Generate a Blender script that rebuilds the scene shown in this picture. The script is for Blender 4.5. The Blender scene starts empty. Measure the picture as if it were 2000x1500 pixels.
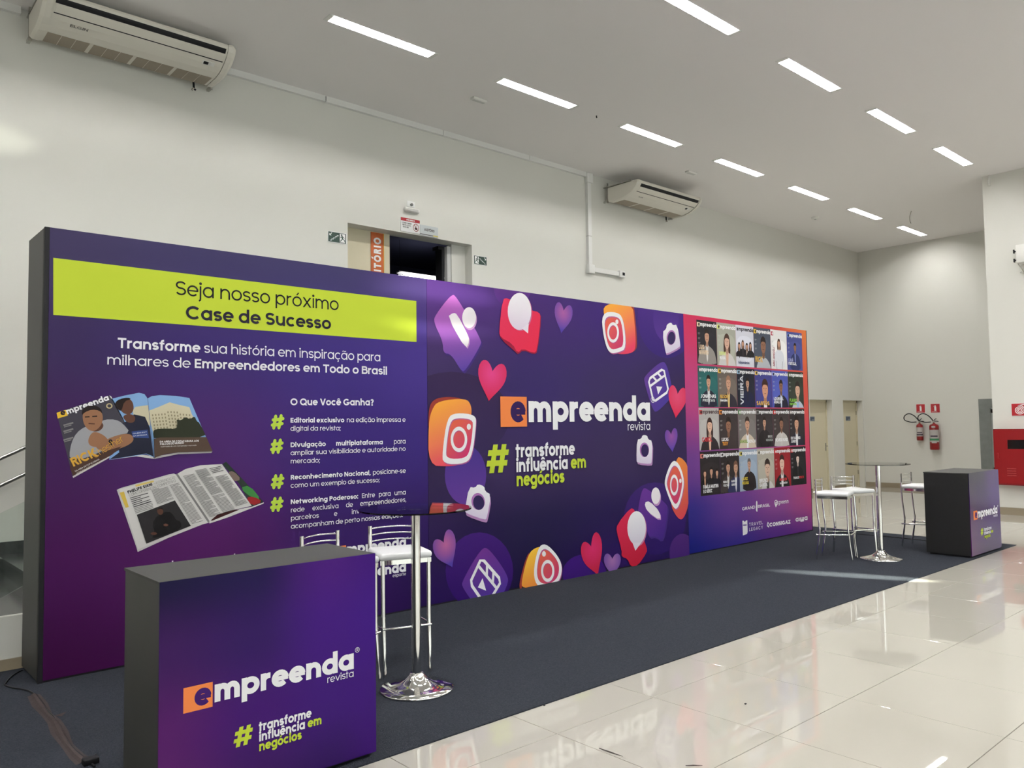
import bpy, bmesh, math, random
from mathutils import Vector, Matrix

# ------------------------------------------------------------------ camera
sc = bpy.context.scene
COL = sc.collection
YAW, PITCH, ROLL, FPX, EYE = math.radians(48.34226), math.radians(2.98482), math.radians(-0.80885), 1553.9966, 1.61
_f = Vector((math.cos(PITCH) * math.cos(YAW), math.cos(PITCH) * math.sin(YAW), math.sin(PITCH)))
_r0 = Vector((math.sin(YAW), -math.cos(YAW), 0)); _u0 = _r0.cross(_f)
RIGHT = math.cos(ROLL) * _r0 + math.sin(ROLL) * _u0
UP = -math.sin(ROLL) * _r0 + math.cos(ROLL) * _u0
FWD = _f
CAM = Vector((0, 0, EYE))
cam_data = bpy.data.cameras.new('camera')
cam_data.sensor_width = 36.0
cam_data.lens = 36.0 * FPX / 2000.0
cam_data.clip_start = 0.05
cam_data.clip_end = 200
cam = bpy.data.objects.new('camera', cam_data)
COL.objects.link(cam)
cam.matrix_world = Matrix(((RIGHT.x, UP.x, -FWD.x, CAM.x), (RIGHT.y, UP.y, -FWD.y, CAM.y), (RIGHT.z, UP.z, -FWD.z, CAM.z), (0, 0, 0, 1)))
sc.camera = cam

# ------------------------------------------------------------------ world, exposure
world = bpy.data.worlds.new('world'); sc.world = world
world.use_nodes = True
world.node_tree.nodes['Background'].inputs[0].default_value = (1.0, 1.0, 1.0, 1)
world.node_tree.nodes['Background'].inputs[1].default_value = 2.2      # overcast daylight outside the window front
vs = sc.view_settings
vs.view_transform = 'Standard'; vs.look = 'None'; vs.gamma = 1.0; vs.use_curve_mapping = False
vs.exposure = 0.0
sc.cycles.use_denoising = True
sc.cycles.max_bounces = 7
sc.cycles.diffuse_bounces = 4
sc.cycles.adaptive_threshold = .05
sc.cycles.transparent_max_bounces = 16
sc.cycles.sample_clamp_indirect = 6.0
TUBE_EMIT = 160.0            # fluorescent tubes of the ceiling lights

# low sun thrown in through the window front by glass outside: narrow glints on carpet, backdrop and wall
def glint(pos, aim, deg, watts, wide=1.0):
    l = bpy.data.lights.new('sun_glint', 'SPOT'); l.energy = watts; l.color = (1.0, .95, .80)
    l.spot_size = math.radians(deg); l.spot_blend = 1.0; l.shadow_soft_size = .02
    o = bpy.data.objects.new('sun_glint', l); COL.objects.link(o)
    o.location = pos; d = Vector(aim) - Vector(pos)
    o.rotation_euler = d.to_track_quat('-Z', 'Y').to_euler(); o.scale = (wide, 1, 1)
glint((12.67, -6.88, 2.15), (8.16, 3.92, 0), 1.7, 260000)
glint((6.0, -7.5, 2.3), (4.40, 5.88, 2.72), 3.2, 13000, 2.4)
glint((.5, -7.5, 2.5), (1.25, 8.906, 4.45), 1.4, 4500, 2.6)

# ------------------------------------------------------------------ pixel -> place on a known plane
def ray(px, py):
    return FWD + RIGHT * ((px - 1000) / FPX) - UP * ((py - 750) / FPX)
def at_y(px, py, Y): d = ray(px, py); return CAM + d * (Y / d.y)
def at_x(px, py, X): d = ray(px, py); return CAM + d * (X / d.x)
def at_z(px, py, Z): d = ray(px, py); return CAM + d * ((Z - EYE) / d.z)
def project(p):
    v = Vector(p) - CAM; z = v.dot(FWD)
    if z < 0.05: return None
    return (1000 + FPX * v.dot(RIGHT) / z, 750 - FPX * v.dot(UP) / z)

# ------------------------------------------------------------------ materials
def lin(c):
    c = c / 255.0
    return c / 12.92 if c <= 0.04045 else ((c + 0.055) / 1.055) ** 2.4
def rgb(r, g, b, k=1.0): return (min(lin(r) * k, .95), min(lin(g) * k, .95), min(lin(b) * k, .95), 1)
MATS = {}
def pmat(name, col, rough=0.6, metal=0.0, spec=0.5, noise=None, bump=None, coat=0.0):
    if name in MATS: return MATS[name]
    m = bpy.data.materials.new(name); m.use_nodes = True
    nt = m.node_tree; b = nt.nodes['Principled BSDF']
    b.inputs['Base Color'].default_value = col
    b.inputs['Roughness'].default_value = rough
    b.inputs['Metallic'].default_value = metal
    b.inputs['Specular IOR Level'].default_value = spec
    if coat: b.inputs['Coat Weight'].default_value = coat; b.inputs['Coat Roughness'].default_value = .05
    tc = None
    if noise:
        scale, amt = noise
        tc = nt.nodes.new('ShaderNodeTexCoord')
        n = nt.nodes.new('ShaderNodeTexNoise'); n.inputs['Scale'].default_value = scale; n.inputs['Detail'].default_value = 6
        nt.links.new(tc.outputs['Object'], n.inputs['Vector'])
        mx = nt.nodes.new('ShaderNodeMix'); mx.data_type = 'RGBA'
        mx.inputs[6].default_value = tuple(c * (1 - amt) for c in col[:3]) + (1,)
        mx.inputs[7].default_value = tuple(min(c * (1 + amt), 1) for c in col[:3]) + (1,)
        nt.links.new(n.outputs['Fac'], mx.inputs[0]); nt.links.new(mx.outputs[2], b.inputs['Base Color'])
    if bump:
        scale, amt = bump
        if tc is None: tc = nt.nodes.new('ShaderNodeTexCoord')
        n2 = nt.nodes.new('ShaderNodeTexNoise'); n2.inputs['Scale'].default_value = scale; n2.inputs['Detail'].default_value = 4
        nt.links.new(tc.outputs['Object'], n2.inputs['Vector'])
        bp = nt.nodes.new('ShaderNodeBump'); bp.inputs['Strength'].default_value = amt; bp.inputs['Distance'].default_value = .01
        nt.links.new(n2.outputs['Fac'], bp.inputs['Height']); nt.links.new(bp.outputs['Normal'], b.inputs['Normal'])
    MATS[name] = m
    return m
def emat(name, col, strength):
    m = bpy.data.materials.new(name); m.use_nodes = True
    nt = m.node_tree; nt.nodes.clear()
    e = nt.nodes.new('ShaderNodeEmission'); o = nt.nodes.new('ShaderNodeOutputMaterial')
    e.inputs[0].default_value = col; e.inputs[1].default_value = strength
    nt.links.new(e.outputs[0], o.inputs[0])
    return m
def glassmat(name, tint, refl=1.0):
    m = bpy.data.materials.new(name); m.use_nodes = True
    nt = m.node_tree; nt.nodes.clear()
    t = nt.nodes.new('ShaderNodeBsdfTransparent'); t.inputs[0].default_value = tint
    g = nt.nodes.new('ShaderNodeBsdfGlossy'); g.inputs['Roughness'].default_value = .01
    fr = nt.nodes.new('ShaderNodeFresnel'); fr.inputs[0].default_value = 1.5
    mx = nt.nodes.new('ShaderNodeMixShader'); o = nt.nodes.new('ShaderNodeOutputMaterial')
    ml = nt.nodes.new('ShaderNodeMath'); ml.operation = 'MULTIPLY'; ml.inputs[1].default_value = refl
    nt.links.new(fr.outputs[0], ml.inputs[0]); nt.links.new(ml.outputs[0], mx.inputs[0])
    nt.links.new(t.outputs[0], mx.inputs[1]); nt.links.new(g.outputs[0], mx.inputs[2]); nt.links.new(mx.outputs[0], o.inputs[0])
    return m
INK = .88      # ink albedo per displayed value
def ink(r, g, b):
    return pmat('print_ink_%d_%d_%d' % (r, g, b), rgb(r, g, b, INK), .6, spec=.12)
def gradmat(name, c0, c1, p0, p1, radial=False, rough=.55):
    """Two printed colours blended along the object's own (x,z) from p0 to p1 (or radially around p0 to radius p1)."""
    m = bpy.data.materials.new(name); m.use_nodes = True
    nt = m.node_tree; b = nt.nodes['Principled BSDF']
    b.inputs['Roughness'].default_value = .6; b.inputs['Specular IOR Level'].default_value = .12
    tc = nt.nodes.new('ShaderNodeTexCoord'); sx = nt.nodes.new('ShaderNodeSeparateXYZ')
    nt.links.new(tc.outputs['Object'], sx.inputs[0])
    def math2(op, a, bb):
        n = nt.nodes.new('ShaderNodeMath'); n.operation = op
        for i, v in enumerate((a, bb)):
            if isinstance(v, (int, float)): n.inputs[i].default_value = v
            else: nt.links.new(v, n.inputs[i])
        return n.outputs[0]
    X, Z = sx.outputs[0], sx.outputs[2]
    if radial:
        dx = math2('SUBTRACT', X, p0[0]); dz = math2('SUBTRACT', Z, p0[1])
        d = math2('SQRT', math2('ADD', math2('MULTIPLY', dx, dx), math2('MULTIPLY', dz, dz)), 0)
        t = math2('DIVIDE', d, p1)
    else:
        ax, az = p1[0] - p0[0], p1[1] - p0[1]; L = ax * ax + az * az
        t = math2('ADD', math2('MULTIPLY', math2('SUBTRACT', X, p0[0]), ax / L), math2('MULTIPLY', math2('SUBTRACT', Z, p0[1]), az / L))
    cl = nt.nodes.new('ShaderNodeClamp'); nt.links.new(t, cl.inputs[0])
    mx = nt.nodes.new('ShaderNodeMix'); mx.data_type = 'RGBA'
    mx.inputs[6].default_value = rgb(*c0, INK); mx.inputs[7].default_value = rgb(*c1, INK)
    nt.links.new(cl.outputs[0], mx.inputs[0]); nt.links.new(mx.outputs[2], b.inputs['Base Color'])
    return m
def gridmat(name, xs, zs, cols, rough=.5, spec=.15, dens=.84):
    """Printed background: colours given on a grid over the object's own x (columns) and z (rows, bottom first)."""
    m = bpy.data.materials.new(name); m.use_nodes = True
    nt = m.node_tree; b = nt.nodes['Principled BSDF']
    b.inputs['Roughness'].default_value = rough; b.inputs['Specular IOR Level'].default_value = spec
    tc = nt.nodes.new('ShaderNodeTexCoord'); sx = nt.nodes.new('ShaderNodeSeparateXYZ')
    nt.links.new(tc.outputs['Object'], sx.inputs[0])
    mr = nt.nodes.new('ShaderNodeMapRange'); mr.inputs[1].default_value = xs[0]; mr.inputs[2].default_value = xs[-1]
    nt.links.new(sx.outputs[0], mr.inputs[0])
    prev = None
    for k, z in enumerate(zs):
        cr = nt.nodes.new('ShaderNodeValToRGB'); cr.color_ramp.interpolation = 'EASE'
        el = cr.color_ramp.elements
        while len(el) < len(xs): el.new(.5)
        for i, x in enumerate(xs):
            el[i].position = (x - xs[0]) / (xs[-1] - xs[0]); el[i].color = rgb(*cols[k][i], INK * dens)
        nt.links.new(mr.outputs[0], cr.inputs[0])
        if prev is None: prev = cr.outputs[0]; continue
        mz = nt.nodes.new('ShaderNodeMapRange'); mz.interpolation_type = 'SMOOTHSTEP'
        mz.inputs[1].default_value = zs[k - 1]; mz.inputs[2].default_value = z
        nt.links.new(sx.outputs[2], mz.inputs[0])
        mx = nt.nodes.new('ShaderNodeMix'); mx.data_type = 'RGBA'
        nt.links.new(mz.outputs[0], mx.inputs[0]); nt.links.new(prev, mx.inputs[6]); nt.links.new(cr.outputs[0], mx.inputs[7])
        prev = mx.outputs[2]
    nt.links.new(prev, b.inputs['Base Color'])
    return m

WALL = pmat('wall_paint', (.72, .715, .67, 1), .6, spec=.4, bump=(60, .04))
CEIL = pmat('ceiling_paint', (.90, .875, .868, 1), .8, spec=.2)
SKIRT = pmat('skirting_stone', rgb(150, 138, 118), .35)
TILE = pmat('porcelain_tile', (.475, .453, .403, 1), .012, spec=1.0, noise=(1.2, .03))
GROUT = pmat('grout', rgb(120, 112, 100), .9)
CARPET = pmat('carpet_felt', rgb(48, 51, 58), 1.0, spec=.05, noise=(95, .55), bump=(160, .9))
CHROME = pmat('chrome', (.86, .85, .83, 1), .07, metal=1.0)
STEEL = pmat('brushed_steel', (.55, .54, .51, 1), .22, metal=1.0)
WHITEP = pmat('white_plastic', (.78, .775, .74, 1), .35)
TRUNK = pmat('trunking_plastic', (.80, .80, .78, 1), .3)
OFFWHITE = pmat('ac_casing_plastic', (.76, .73, .655, 1), .35)
BLACK = pmat('black_plastic', (.010, .010, .012, 1), .55, spec=.2)
DARKGREY = pmat('dark_grey_laminate', rgb(48, 48, 47), .6, noise=(6, .06))
DARKSIDE = pmat('black_laminate', rgb(48, 48, 47), .55, noise=(6, .05))
VINYL = pmat('white_vinyl', (.82, .82, .84, 1), .3)
DOORP = pmat('cream_door_paint', rgb(214, 205, 178), .45)
GRANITE = pmat('dark_granite', rgb(70, 72, 72), .2, noise=(14, .5))
RED = pmat('red_enamel', (.25, .008, .010, 1), .3)
REDSIGN = pmat('red_sign_face', (.42, .016, .026, 1), .4)
GREENSIGN = pmat('green_sign_face', rgb(20, 52, 42), .4)
SIGNW = pmat('sign_white', (.85, .85, .85, 1), .45)
TUBE = emat('fluorescent_tube', (1.0, .985, .955, 1), TUBE_EMIT)
REFL = pmat('reflector_white', (.85, .85, .85, 1), .25)
GLASS = glassmat('clear_glass', (.90, .94, .92, 1))
TABLEGLASS = glassmat('table_glass', (.965, .98, .975, 1), 1.0)

# ------------------------------------------------------------------ objects
def tag(o, label=None, cat=None, group=None, kind=None):
    if label: o['label'] = label
    if cat: o['category'] = cat
    if group: o['group'] = group
    if kind: o['kind'] = kind
    return o
def empty(name, loc=(0, 0, 0), rz=0.0, parent=None):
    o = bpy.data.objects.new(name, None); COL.objects.link(o)
    o.empty_display_size = .1; o.location = loc; o.rotation_euler = (0, 0, rz)
    if parent: o.parent = parent
    return o
def mesh_obj(name, me, parent=None, loc=(0, 0, 0), rot=(0, 0, 0)):
    o = bpy.data.objects.new(name, me); COL.objects.link(o)
    o.location = loc; o.rotation_euler = rot
    if parent: o.parent = parent
    return o
class MB:
    def __init__(s): s.v = []; s.f = []; s.m = []; s.mats = []; s.sm = []
    def mi(s, mat):
        if mat not in s.mats: s.mats.append(mat)
        return s.mats.index(mat)
    def add(s, vs, fs, mat, smooth=False):
        o = len(s.v); s.v += [tuple(p) for p in vs]; k = s.mi(mat)
        for f in fs: s.f.append([i + o for i in f]); s.m.append(k); s.sm.append(smooth)
        return s
    def box(s, a, b, mat):
        x0, y0, z0 = a; x1, y1, z1 = b
        if x0 > x1: x0, x1 = x1, x0
        if y0 > y1: y0, y1 = y1, y0
        if z0 > z1: z0, z1 = z1, z0
        vs = [(x0, y0, z0), (x1, y0, z0), (x1, y1, z0), (x0, y1, z0), (x0, y0, z1), (x1, y0, z1), (x1, y1, z1), (x0, y1, z1)]
        return s.add(vs, [(0, 3, 2, 1), (4, 5, 6, 7), (0, 1, 5, 4), (1, 2, 6, 5), (2, 3, 7, 6), (3, 0, 4, 7)], mat)
    def rbox(s, a, b, r, mat, n=3):
        """box with rounded edges (bevelled via bmesh)"""
        bm = bmesh.new(); bmesh.ops.create_cube(bm, size=1)
        for v in bm.verts:
            v.co = Vector([(a[i] + b[i]) / 2 + v.co[i] * (b[i] - a[i]) for i in range(3)])
        bmesh.ops.bevel(bm, geom=bm.edges[:], offset=r, segments=n, profile=.5, affect='EDGES')
        bm.verts.index_update()
        s.add([v.co[:] for v in bm.verts], [[v.index for v in f.verts] for f in bm.faces], mat, n > 1)
        bm.free(); return s
    def prism(s, prof, x0, x1, mat, axis='x', smooth=False):
        """profile (a,b) swept along axis from x0 to x1; axis x: (y,z), axis z: (x,y), axis y: (x,z)"""
        n = len(prof)
        def P(t, p): return {'x': (t, p[0], p[1]), 'z': (p[0], p[1], t), 'y': (p[0], t, p[1])}[axis]
        vs = [P(x0, p) for p in prof] + [P(x1, p) for p in prof]
        s.add(vs, [(i, (i + 1) % n, (i + 1) % n + n, i + n) for i in range(n)], mat, smooth)
        s.add(vs, [list(range(n))[::-1], list(range(n, 2 * n))], mat)
        return s
    def tube(s, pts, r, mat, n=10, cap=True, rb=None, closed=False):
        """round (or flat-oval: r along side, rb along normal) tube along pts"""
        pts = [Vector(p) for p in pts]; rings = []
        N = len(pts); prevx = None
        for i, p in enumerate(pts):
            if closed: d = pts[(i + 1) % N] - pts[(i - 1) % N]
            else: d = (pts[min(i + 1, N - 1)] - pts[max(i - 1, 0)])
            d.normalize()
            if prevx is None:
                ref = Vector((0, 0, 1)) if abs(d.z) < .9 else Vector((1, 0, 0))
                x = ref.cross(d).normalized() if abs(d.z) < .9 else (ref - d * ref.dot(d)).normalized()
            else: x = (prevx - d * prevx.dot(d)).normalized()
            prevx = x; y = d.cross(x)
            rr = r[i] if isinstance(r, (list, tuple)) else r
            r2 = rr if rb is None else rb
            rings.append([p + x * rr * math.cos(2 * math.pi * k / n) + y * r2 * math.sin(2 * math.pi * k / n) for k in range(n)])
        vs = [q[:] for ring in rings for q in ring]; fs = []
        for i in range(N if closed else N - 1):
            a = i * n; b = ((i + 1) % N) * n
            for k in range(n): fs.append((a + k, a + (k + 1) % n, b + (k + 1) % n, b + k))
        s.add(vs, fs, mat, True)
        if cap and not closed:
            s.add([q[:] for q in rings[0]], [list(range(n))[::-1]], mat); s.add([q[:] for q in rings[-1]], [list(range(n))], mat)
        return s
    def lathe(s, prof, mat, c=(0, 0, 0), n=32):
        vs = []; fs = []; m = len(prof)
        for i in range(n):
            a = 2 * math.pi * i / n
            for (r, z) in prof: vs.append((c[0] + r * math.cos(a), c[1] + r * math.sin(a), c[2] + z))
        for i in range(n):
            for k in range(m - 1): fs.append((i * m + k, ((i + 1) % n) * m + k, ((i + 1) % n) * m + k + 1, i * m + k + 1))
        return s.add(vs, fs, mat, True)
    def mesh(s, name):
        me = bpy.data.meshes.new(name); me.from_pydata(s.v, [], s.f)
        for m in s.mats: me.materials.append(m)
        me.polygons.foreach_set('material_index', s.m); me.polygons.foreach_set('use_smooth', s.sm)
        me.update(); return me
    def build(s, name, parent=None, loc=(0, 0, 0), rot=(0, 0, 0)):
        return mesh_obj(name, s.mesh(name), parent, loc, rot)
def copy_tree(o, parent=None):
    c = o.copy(); COL.objects.link(c)
    if parent: c.parent = parent
    for ch in list(o.children): copy_tree(ch, c)
    return c
def smooth_path(pts, n=6):
    pts = [Vector(p) for p in pts]; out = []
    for i in range(len(pts) - 1):
        p0 = pts[max(i - 1, 0)]; p1 = pts[i]; p2 = pts[i + 1]; p3 = pts[min(i + 2, len(pts) - 1)]
        for k in range(n):
            t = k / n
            out.append(.5 * ((2 * p1) + (p2 - p0) * t + (2 * p0 - 5 * p1 + 4 * p2 - p3) * t * t + (3 * p1 - p0 - 3 * p2 + p3) * t ** 3))
    out.append(pts[-1]); return out

# ------------------------------------------------------------------ lettering: geometric sans drawn as strokes
XH, CAPH, ASC, DESC = .55, .70, .76, -.21
def _arc(cx, cy, rx, ry, a0, a1, n=None):
    n = n or max(4, int(abs(a1 - a0) / 18))
    return [(cx + rx * math.cos(math.radians(a0 + (a1 - a0) * i / n)), cy + ry * math.sin(math.radians(a0 + (a1 - a0) * i / n))) for i in range(n + 1)]
def _strip(pts, w, closed=False):
    L = []; R = []; N = len(pts)
    for i in range(N):
        if closed: a, b = pts[(i - 1) % N], pts[(i + 1) % N]
        else: a, b = pts[max(i - 1, 0)], pts[min(i + 1, N - 1)]
        dx, dy = b[0] - a[0], b[1] - a[1]; d = math.hypot(dx, dy) or 1
        nx, ny = -dy / d * w / 2, dx / d * w / 2
        L.append((pts[i][0] + nx, pts[i][1] + ny)); R.append((pts[i][0] - nx, pts[i][1] - ny))
    quads = []
    for i in range(N if closed else N - 1):
        j = (i + 1) % N
        quads.append([R[i], R[j], L[j], L[i]])
    return quads
def glyph(ch, w):
    """-> (list of strokes, each a list of polygons), advance. em units"""
    r = w / 2; st = []
    sb, rb = .055 - .09 * w, .028 - .06 * w
    B = .53 + .32 * w; Nn = .475 + .38 * w
    def bar(x0, y0, x1, y1): st.append([[(x0, y0), (x1, y0), (x1, y1), (x0, y1)]])
    def S(pts, ww=None, closed=False): st.append(_strip(pts, ww or w, closed))
    def dia(x0, y0, x1, y1, ww=None):
        h = (ww or w) * math.hypot(x1 - x0, y1 - y0) / max(abs(y1 - y0), .01) / 2
        st.append([[(x0 - h, y0), (x0 + h, y0), (x1 + h, y1), (x1 - h, y1)]])
    def dot(cx, cy, rr): st.append([_arc(cx, cy, rr, rr, 0, 345, 12)])
    def bowl(x0, y0=0, wd=None, h=XH): 
        wd = wd or B
        S(_arc(x0 + wd / 2, y0 + h / 2, wd / 2 - r, h / 2 - r + .006, 0, 345, 23), None, True)
    acc = None; base = ch
    ACC = {'ó': ('o', "'"), 'ô': ('o', '^'), 'ê': ('e', '^'), 'ã': ('a', '~'), 'õ': ('o', '~'), 'ç': ('c', ','), 'á': ('a', "'"), 'í': ('i', "'"), 'é': ('e', "'"),
           'Ó': ('O', "'"), 'Í': ('I', "'"), 'Ã': ('A', '~'), 'Ç': ('C', ','), 'Ê': ('E', '^'), 'Ú': ('U', "'"), 'Á': ('A', "'")}
    if ch in ACC: base, acc = ACC[ch]
    c = base; adv = .3; mid = .2; x = sb
    if c == ' ': return [], .235
    if c == 'o': bowl(rb); adv = B + 2 * rb; mid = adv / 2
    elif c == 'a': bowl(rb); bar(rb + B - w, 0, rb + B, XH); adv = B + rb + sb; mid = rb + B / 2
    elif c == 'd': bowl(rb); bar(rb + B - w, 0, rb + B, ASC); adv = B + rb + sb
    elif c == 'b': bar(x, 0, x + w, ASC); bowl(x); adv = B + rb + sb
    elif c == 'p': bar(x, DESC, x + w, XH); bowl(x); adv = B + rb + sb
    elif c == 'q': bowl(rb); bar(rb + B - w, DESC, rb + B, XH); adv = B + rb + sb
    elif c == 'g':
        bowl(rb); xr = rb + B - r
        S([(xr, XH), (xr, .02)] + _arc(rb + B / 2, -.02, B / 2 - r, .20 - r, 0, -150)); adv = B + rb + sb
    elif c == 'e':
        S(_arc(rb + B / 2, XH / 2, B / 2 - r, XH / 2 - r + .006, 0, 318)); t = w * .42
        bar(rb + r * 1.2, XH / 2 - t, rb + B - r * .2, XH / 2 + t); adv = B + 2 * rb - .01; mid = adv / 2
    elif c == 'c': S(_arc(rb + B / 2, XH / 2, B / 2 - r, XH / 2 - r + .006, 45, 315)); adv = B * .93 + 2 * rb; mid = adv / 2
    elif c in 'nh':
        bar(x, 0, x + w, XH if c == 'n' else ASC); rx = Nn / 2 - r; ry = min(rx, XH * .45)
        S([(x + Nn - r, 0)] + _arc(x + Nn / 2, XH - r - ry, rx, ry, 0, 180)); adv = Nn + 2 * sb
    elif c == 'm':
        M = .41 + .42 * w; rx = M / 2 - r; ry = min(rx * 1.1, XH * .45); bar(x, 0, x + w, XH)
        for k in (0, 1):
            o = x + k * (M - w); S([(o + M - r, 0)] + _arc(o + M / 2, XH - r - ry, rx, ry, 0, 180))
        adv = 2 * M - w + 2 * sb
    elif c == 'u':
        rx = Nn / 2 - r; ry = min(rx, XH * .45); S([(x + r, XH)] + _arc(x + Nn / 2, r + ry, rx, ry, 180, 360)); bar(x + Nn - w, 0, x + Nn, XH); adv = Nn + 2 * sb
    elif c == 'r':
        bar(x, 0, x + w, XH); S(_arc(x + .2 + r, XH - r - .16, .2, .16, 170, 80)); adv = sb + .26 + .6 * w
    elif c == 't': x = .10; bar(x, 0, x + w, XH + .16); bar(.02, XH - w * .85, .24 + w, XH); adv = .27 + w
    elif c == 'f':
        x = .10 + r; S([(x, 0), (x, ASC - .17)] + _arc(x + .15, ASC - .17, .15, .17 - r, 180, 85)); bar(.02, XH - w * .85, .27 + w * .6, XH); adv = .25 + w
    elif c == 'i': bar(x, 0, x + w, XH) ; adv = w + 2 * sb; mid = x + r; (dot(x + r, XH + .13, .035 + w * .42) if not acc else None)
    elif c == 'l': bar(x, 0, x + w, ASC); adv = w + 2 * sb
    elif c == 'j': S([(x + r, XH), (x + r, DESC + .1)] + _arc(x + r - .1, DESC + .1, .1, .1 - r * .3, 0, -80)); dot(x + r, XH + .13, .035 + w * .42); adv = w + 2 * sb
    elif c == 'k': bar(x, 0, x + w, ASC); dia(x + w * 1.1, XH * .48, x + .37 + r, XH); dia(x + .38 + r * 1.3, 0, x + w * 1.3, XH * .5); adv = .44 + w + sb
    elif c == 's':
        W_ = .38 + .5 * w; q = (XH - w) / 4; cx = rb + W_ / 2; rx = W_ / 2 - r
        S(_arc(cx, XH - r - q, rx, q, 22, 270, 12) + _arc(cx, r + q, rx, q, 90, -158, 12)[1:]); adv = W_ + 2 * rb
    elif c == 'v': dia(.26 + r, 0, .03 + r, XH); dia(.26 + r, 0, .49 + r, XH); adv = .52 + w
    elif c == 'w':
        for a, b in ((.2, .03), (.2, .38), (.56, .38), (.56, .73)): dia(a + r, 0, b + r, XH)
        adv = .76 + w
    elif c == 'x': dia(.04 + r, 0, .45 + r, XH); dia(.45 + r, 0, .04 + r, XH); adv = .49 + w
    elif c == 'y': dia(.27 + r, 0.02, .03 + r, XH); dia(.17 + r, DESC, .49 + r, XH); adv = .52 + w
    elif c == 'z': bar(.04, XH - w, .46, XH); bar(.04, 0, .46, w); dia(.1 + r, w * .5, .4, XH - w * .5); adv = .5
    elif c in 'OQCG':
        W_ = .74 + .2 * w; cx, cy, rx, ry = rb + W_ / 2, CAPH / 2, W_ / 2 - r, CAPH / 2 - r + .006
        if c in 'OQ': S(_arc(cx, cy, rx, ry, 0, 350, 35), None, True)
        else: S(_arc(cx, cy, rx, ry, 44, 316 if c == 'C' else 360))
        if c == 'Q': dia(cx + rx * 1.05, -.02, cx + rx * .35, .24)
        if c == 'G': bar(cx + .02, cy - w * .9, cx + rx + r, cy)
        adv = W_ * (.93 if c == 'C' else 1) + 2 * rb; mid = cx
    elif c == 'D':
        W_ = .62 + .25 * w; bar(x, 0, x + w, CAPH); S([(x + r, r), (x + .2, r)] + _arc(x + W_ - .36, CAPH / 2, .36 - r, CAPH / 2 - r, -90, 90) + [(x + r, CAPH - r)]); adv = W_ + sb + rb
    elif c in 'PRB':
        W_ = .48 + .25 * w; h = CAPH * (.58 if c != 'B' else .53); cy = CAPH - h / 2; bar(x, 0, x + w, CAPH); e = h / 2 - r
        S([(x + r, CAPH - r)] + [(x + W_ - h / 2, CAPH - r)] + _arc(x + W_ - h / 2, cy, e, e, 90, -90) + [(x + r, CAPH - h + r)])
        if c == 'B':
            h2 = CAPH - h + w; e2 = h2 / 2 - r; W2 = W_ + .04
            S([(x + r, h2 - r), (x + W2 - h2 / 2, h2 - r)] + _arc(x + W2 - h2 / 2, h2 / 2, e2, e2, 90, -90) + [(x + r, r)])
        if c == 'R': dia(x + W_ - r * .6, 0, x + W_ * .55, CAPH - h + r)
        adv = W_ + sb + rb + .02
    elif c in 'EFLI':
        W_ = .42 + .3 * w; bar(x, 0, x + w, CAPH)
        if c in 'EL': bar(x, 0, x + W_, w)
        if c in 'EF': bar(x, CAPH - w, x + W_, CAPH); bar(x, CAPH / 2 - r, x + W_ * .93, CAPH / 2 + r)
        adv = (W_ if c != 'I' else w) + sb + (.03 if c != 'I' else sb); mid = x + (r if c == 'I' else W_ / 2)
    elif c == 'T': W_ = .50 + .3 * w; bar(.02, CAPH - w, .02 + W_, CAPH); bar(.02 + W_ / 2 - r, 0, .02 + W_ / 2 + r, CAPH); adv = W_ + .04
    elif c == 'H': W_ = .58 + .3 * w; bar(x, 0, x + w, CAPH); bar(x + W_ - w, 0, x + W_, CAPH); bar(x, CAPH / 2 - r, x + W_, CAPH / 2 + r); adv = W_ + 2 * sb
    elif c == 'N': W_ = .58 + .3 * w; bar(x, 0, x + w, CAPH); bar(x + W_ - w, 0, x + W_, CAPH); dia(x + W_ - r * 1.1, 0, x + r * 1.1, CAPH); adv = W_ + 2 * sb
    elif c == 'M': W_ = .70 + .3 * w; bar(x, 0, x + w, CAPH); bar(x + W_ - w, 0, x + W_, CAPH); dia(x + W_ / 2, .1, x + r * 1.2, CAPH); dia(x + W_ / 2, .1, x + W_ - r * 1.2, CAPH); adv = W_ + 2 * sb
    elif c == 'A': W_ = .68 + .2 * w; dia(.02 + r, 0, W_ / 2, CAPH); dia(W_ - .02 - r, 0, W_ / 2, CAPH); bar(W_ * .22, .16, W_ * .78, .16 + w * .85); adv = W_; mid = W_ / 2
    elif c == 'V': W_ = .66 + .2 * w; dia(W_ / 2, 0, .02 + r, CAPH); dia(W_ / 2, 0, W_ - .02 - r, CAPH); adv = W_
    elif c == 'W':
        for a, b in ((.25, .03), (.25, .47), (.7, .47), (.7, .92)): dia(a + r, 0, b + r, CAPH)
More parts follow.
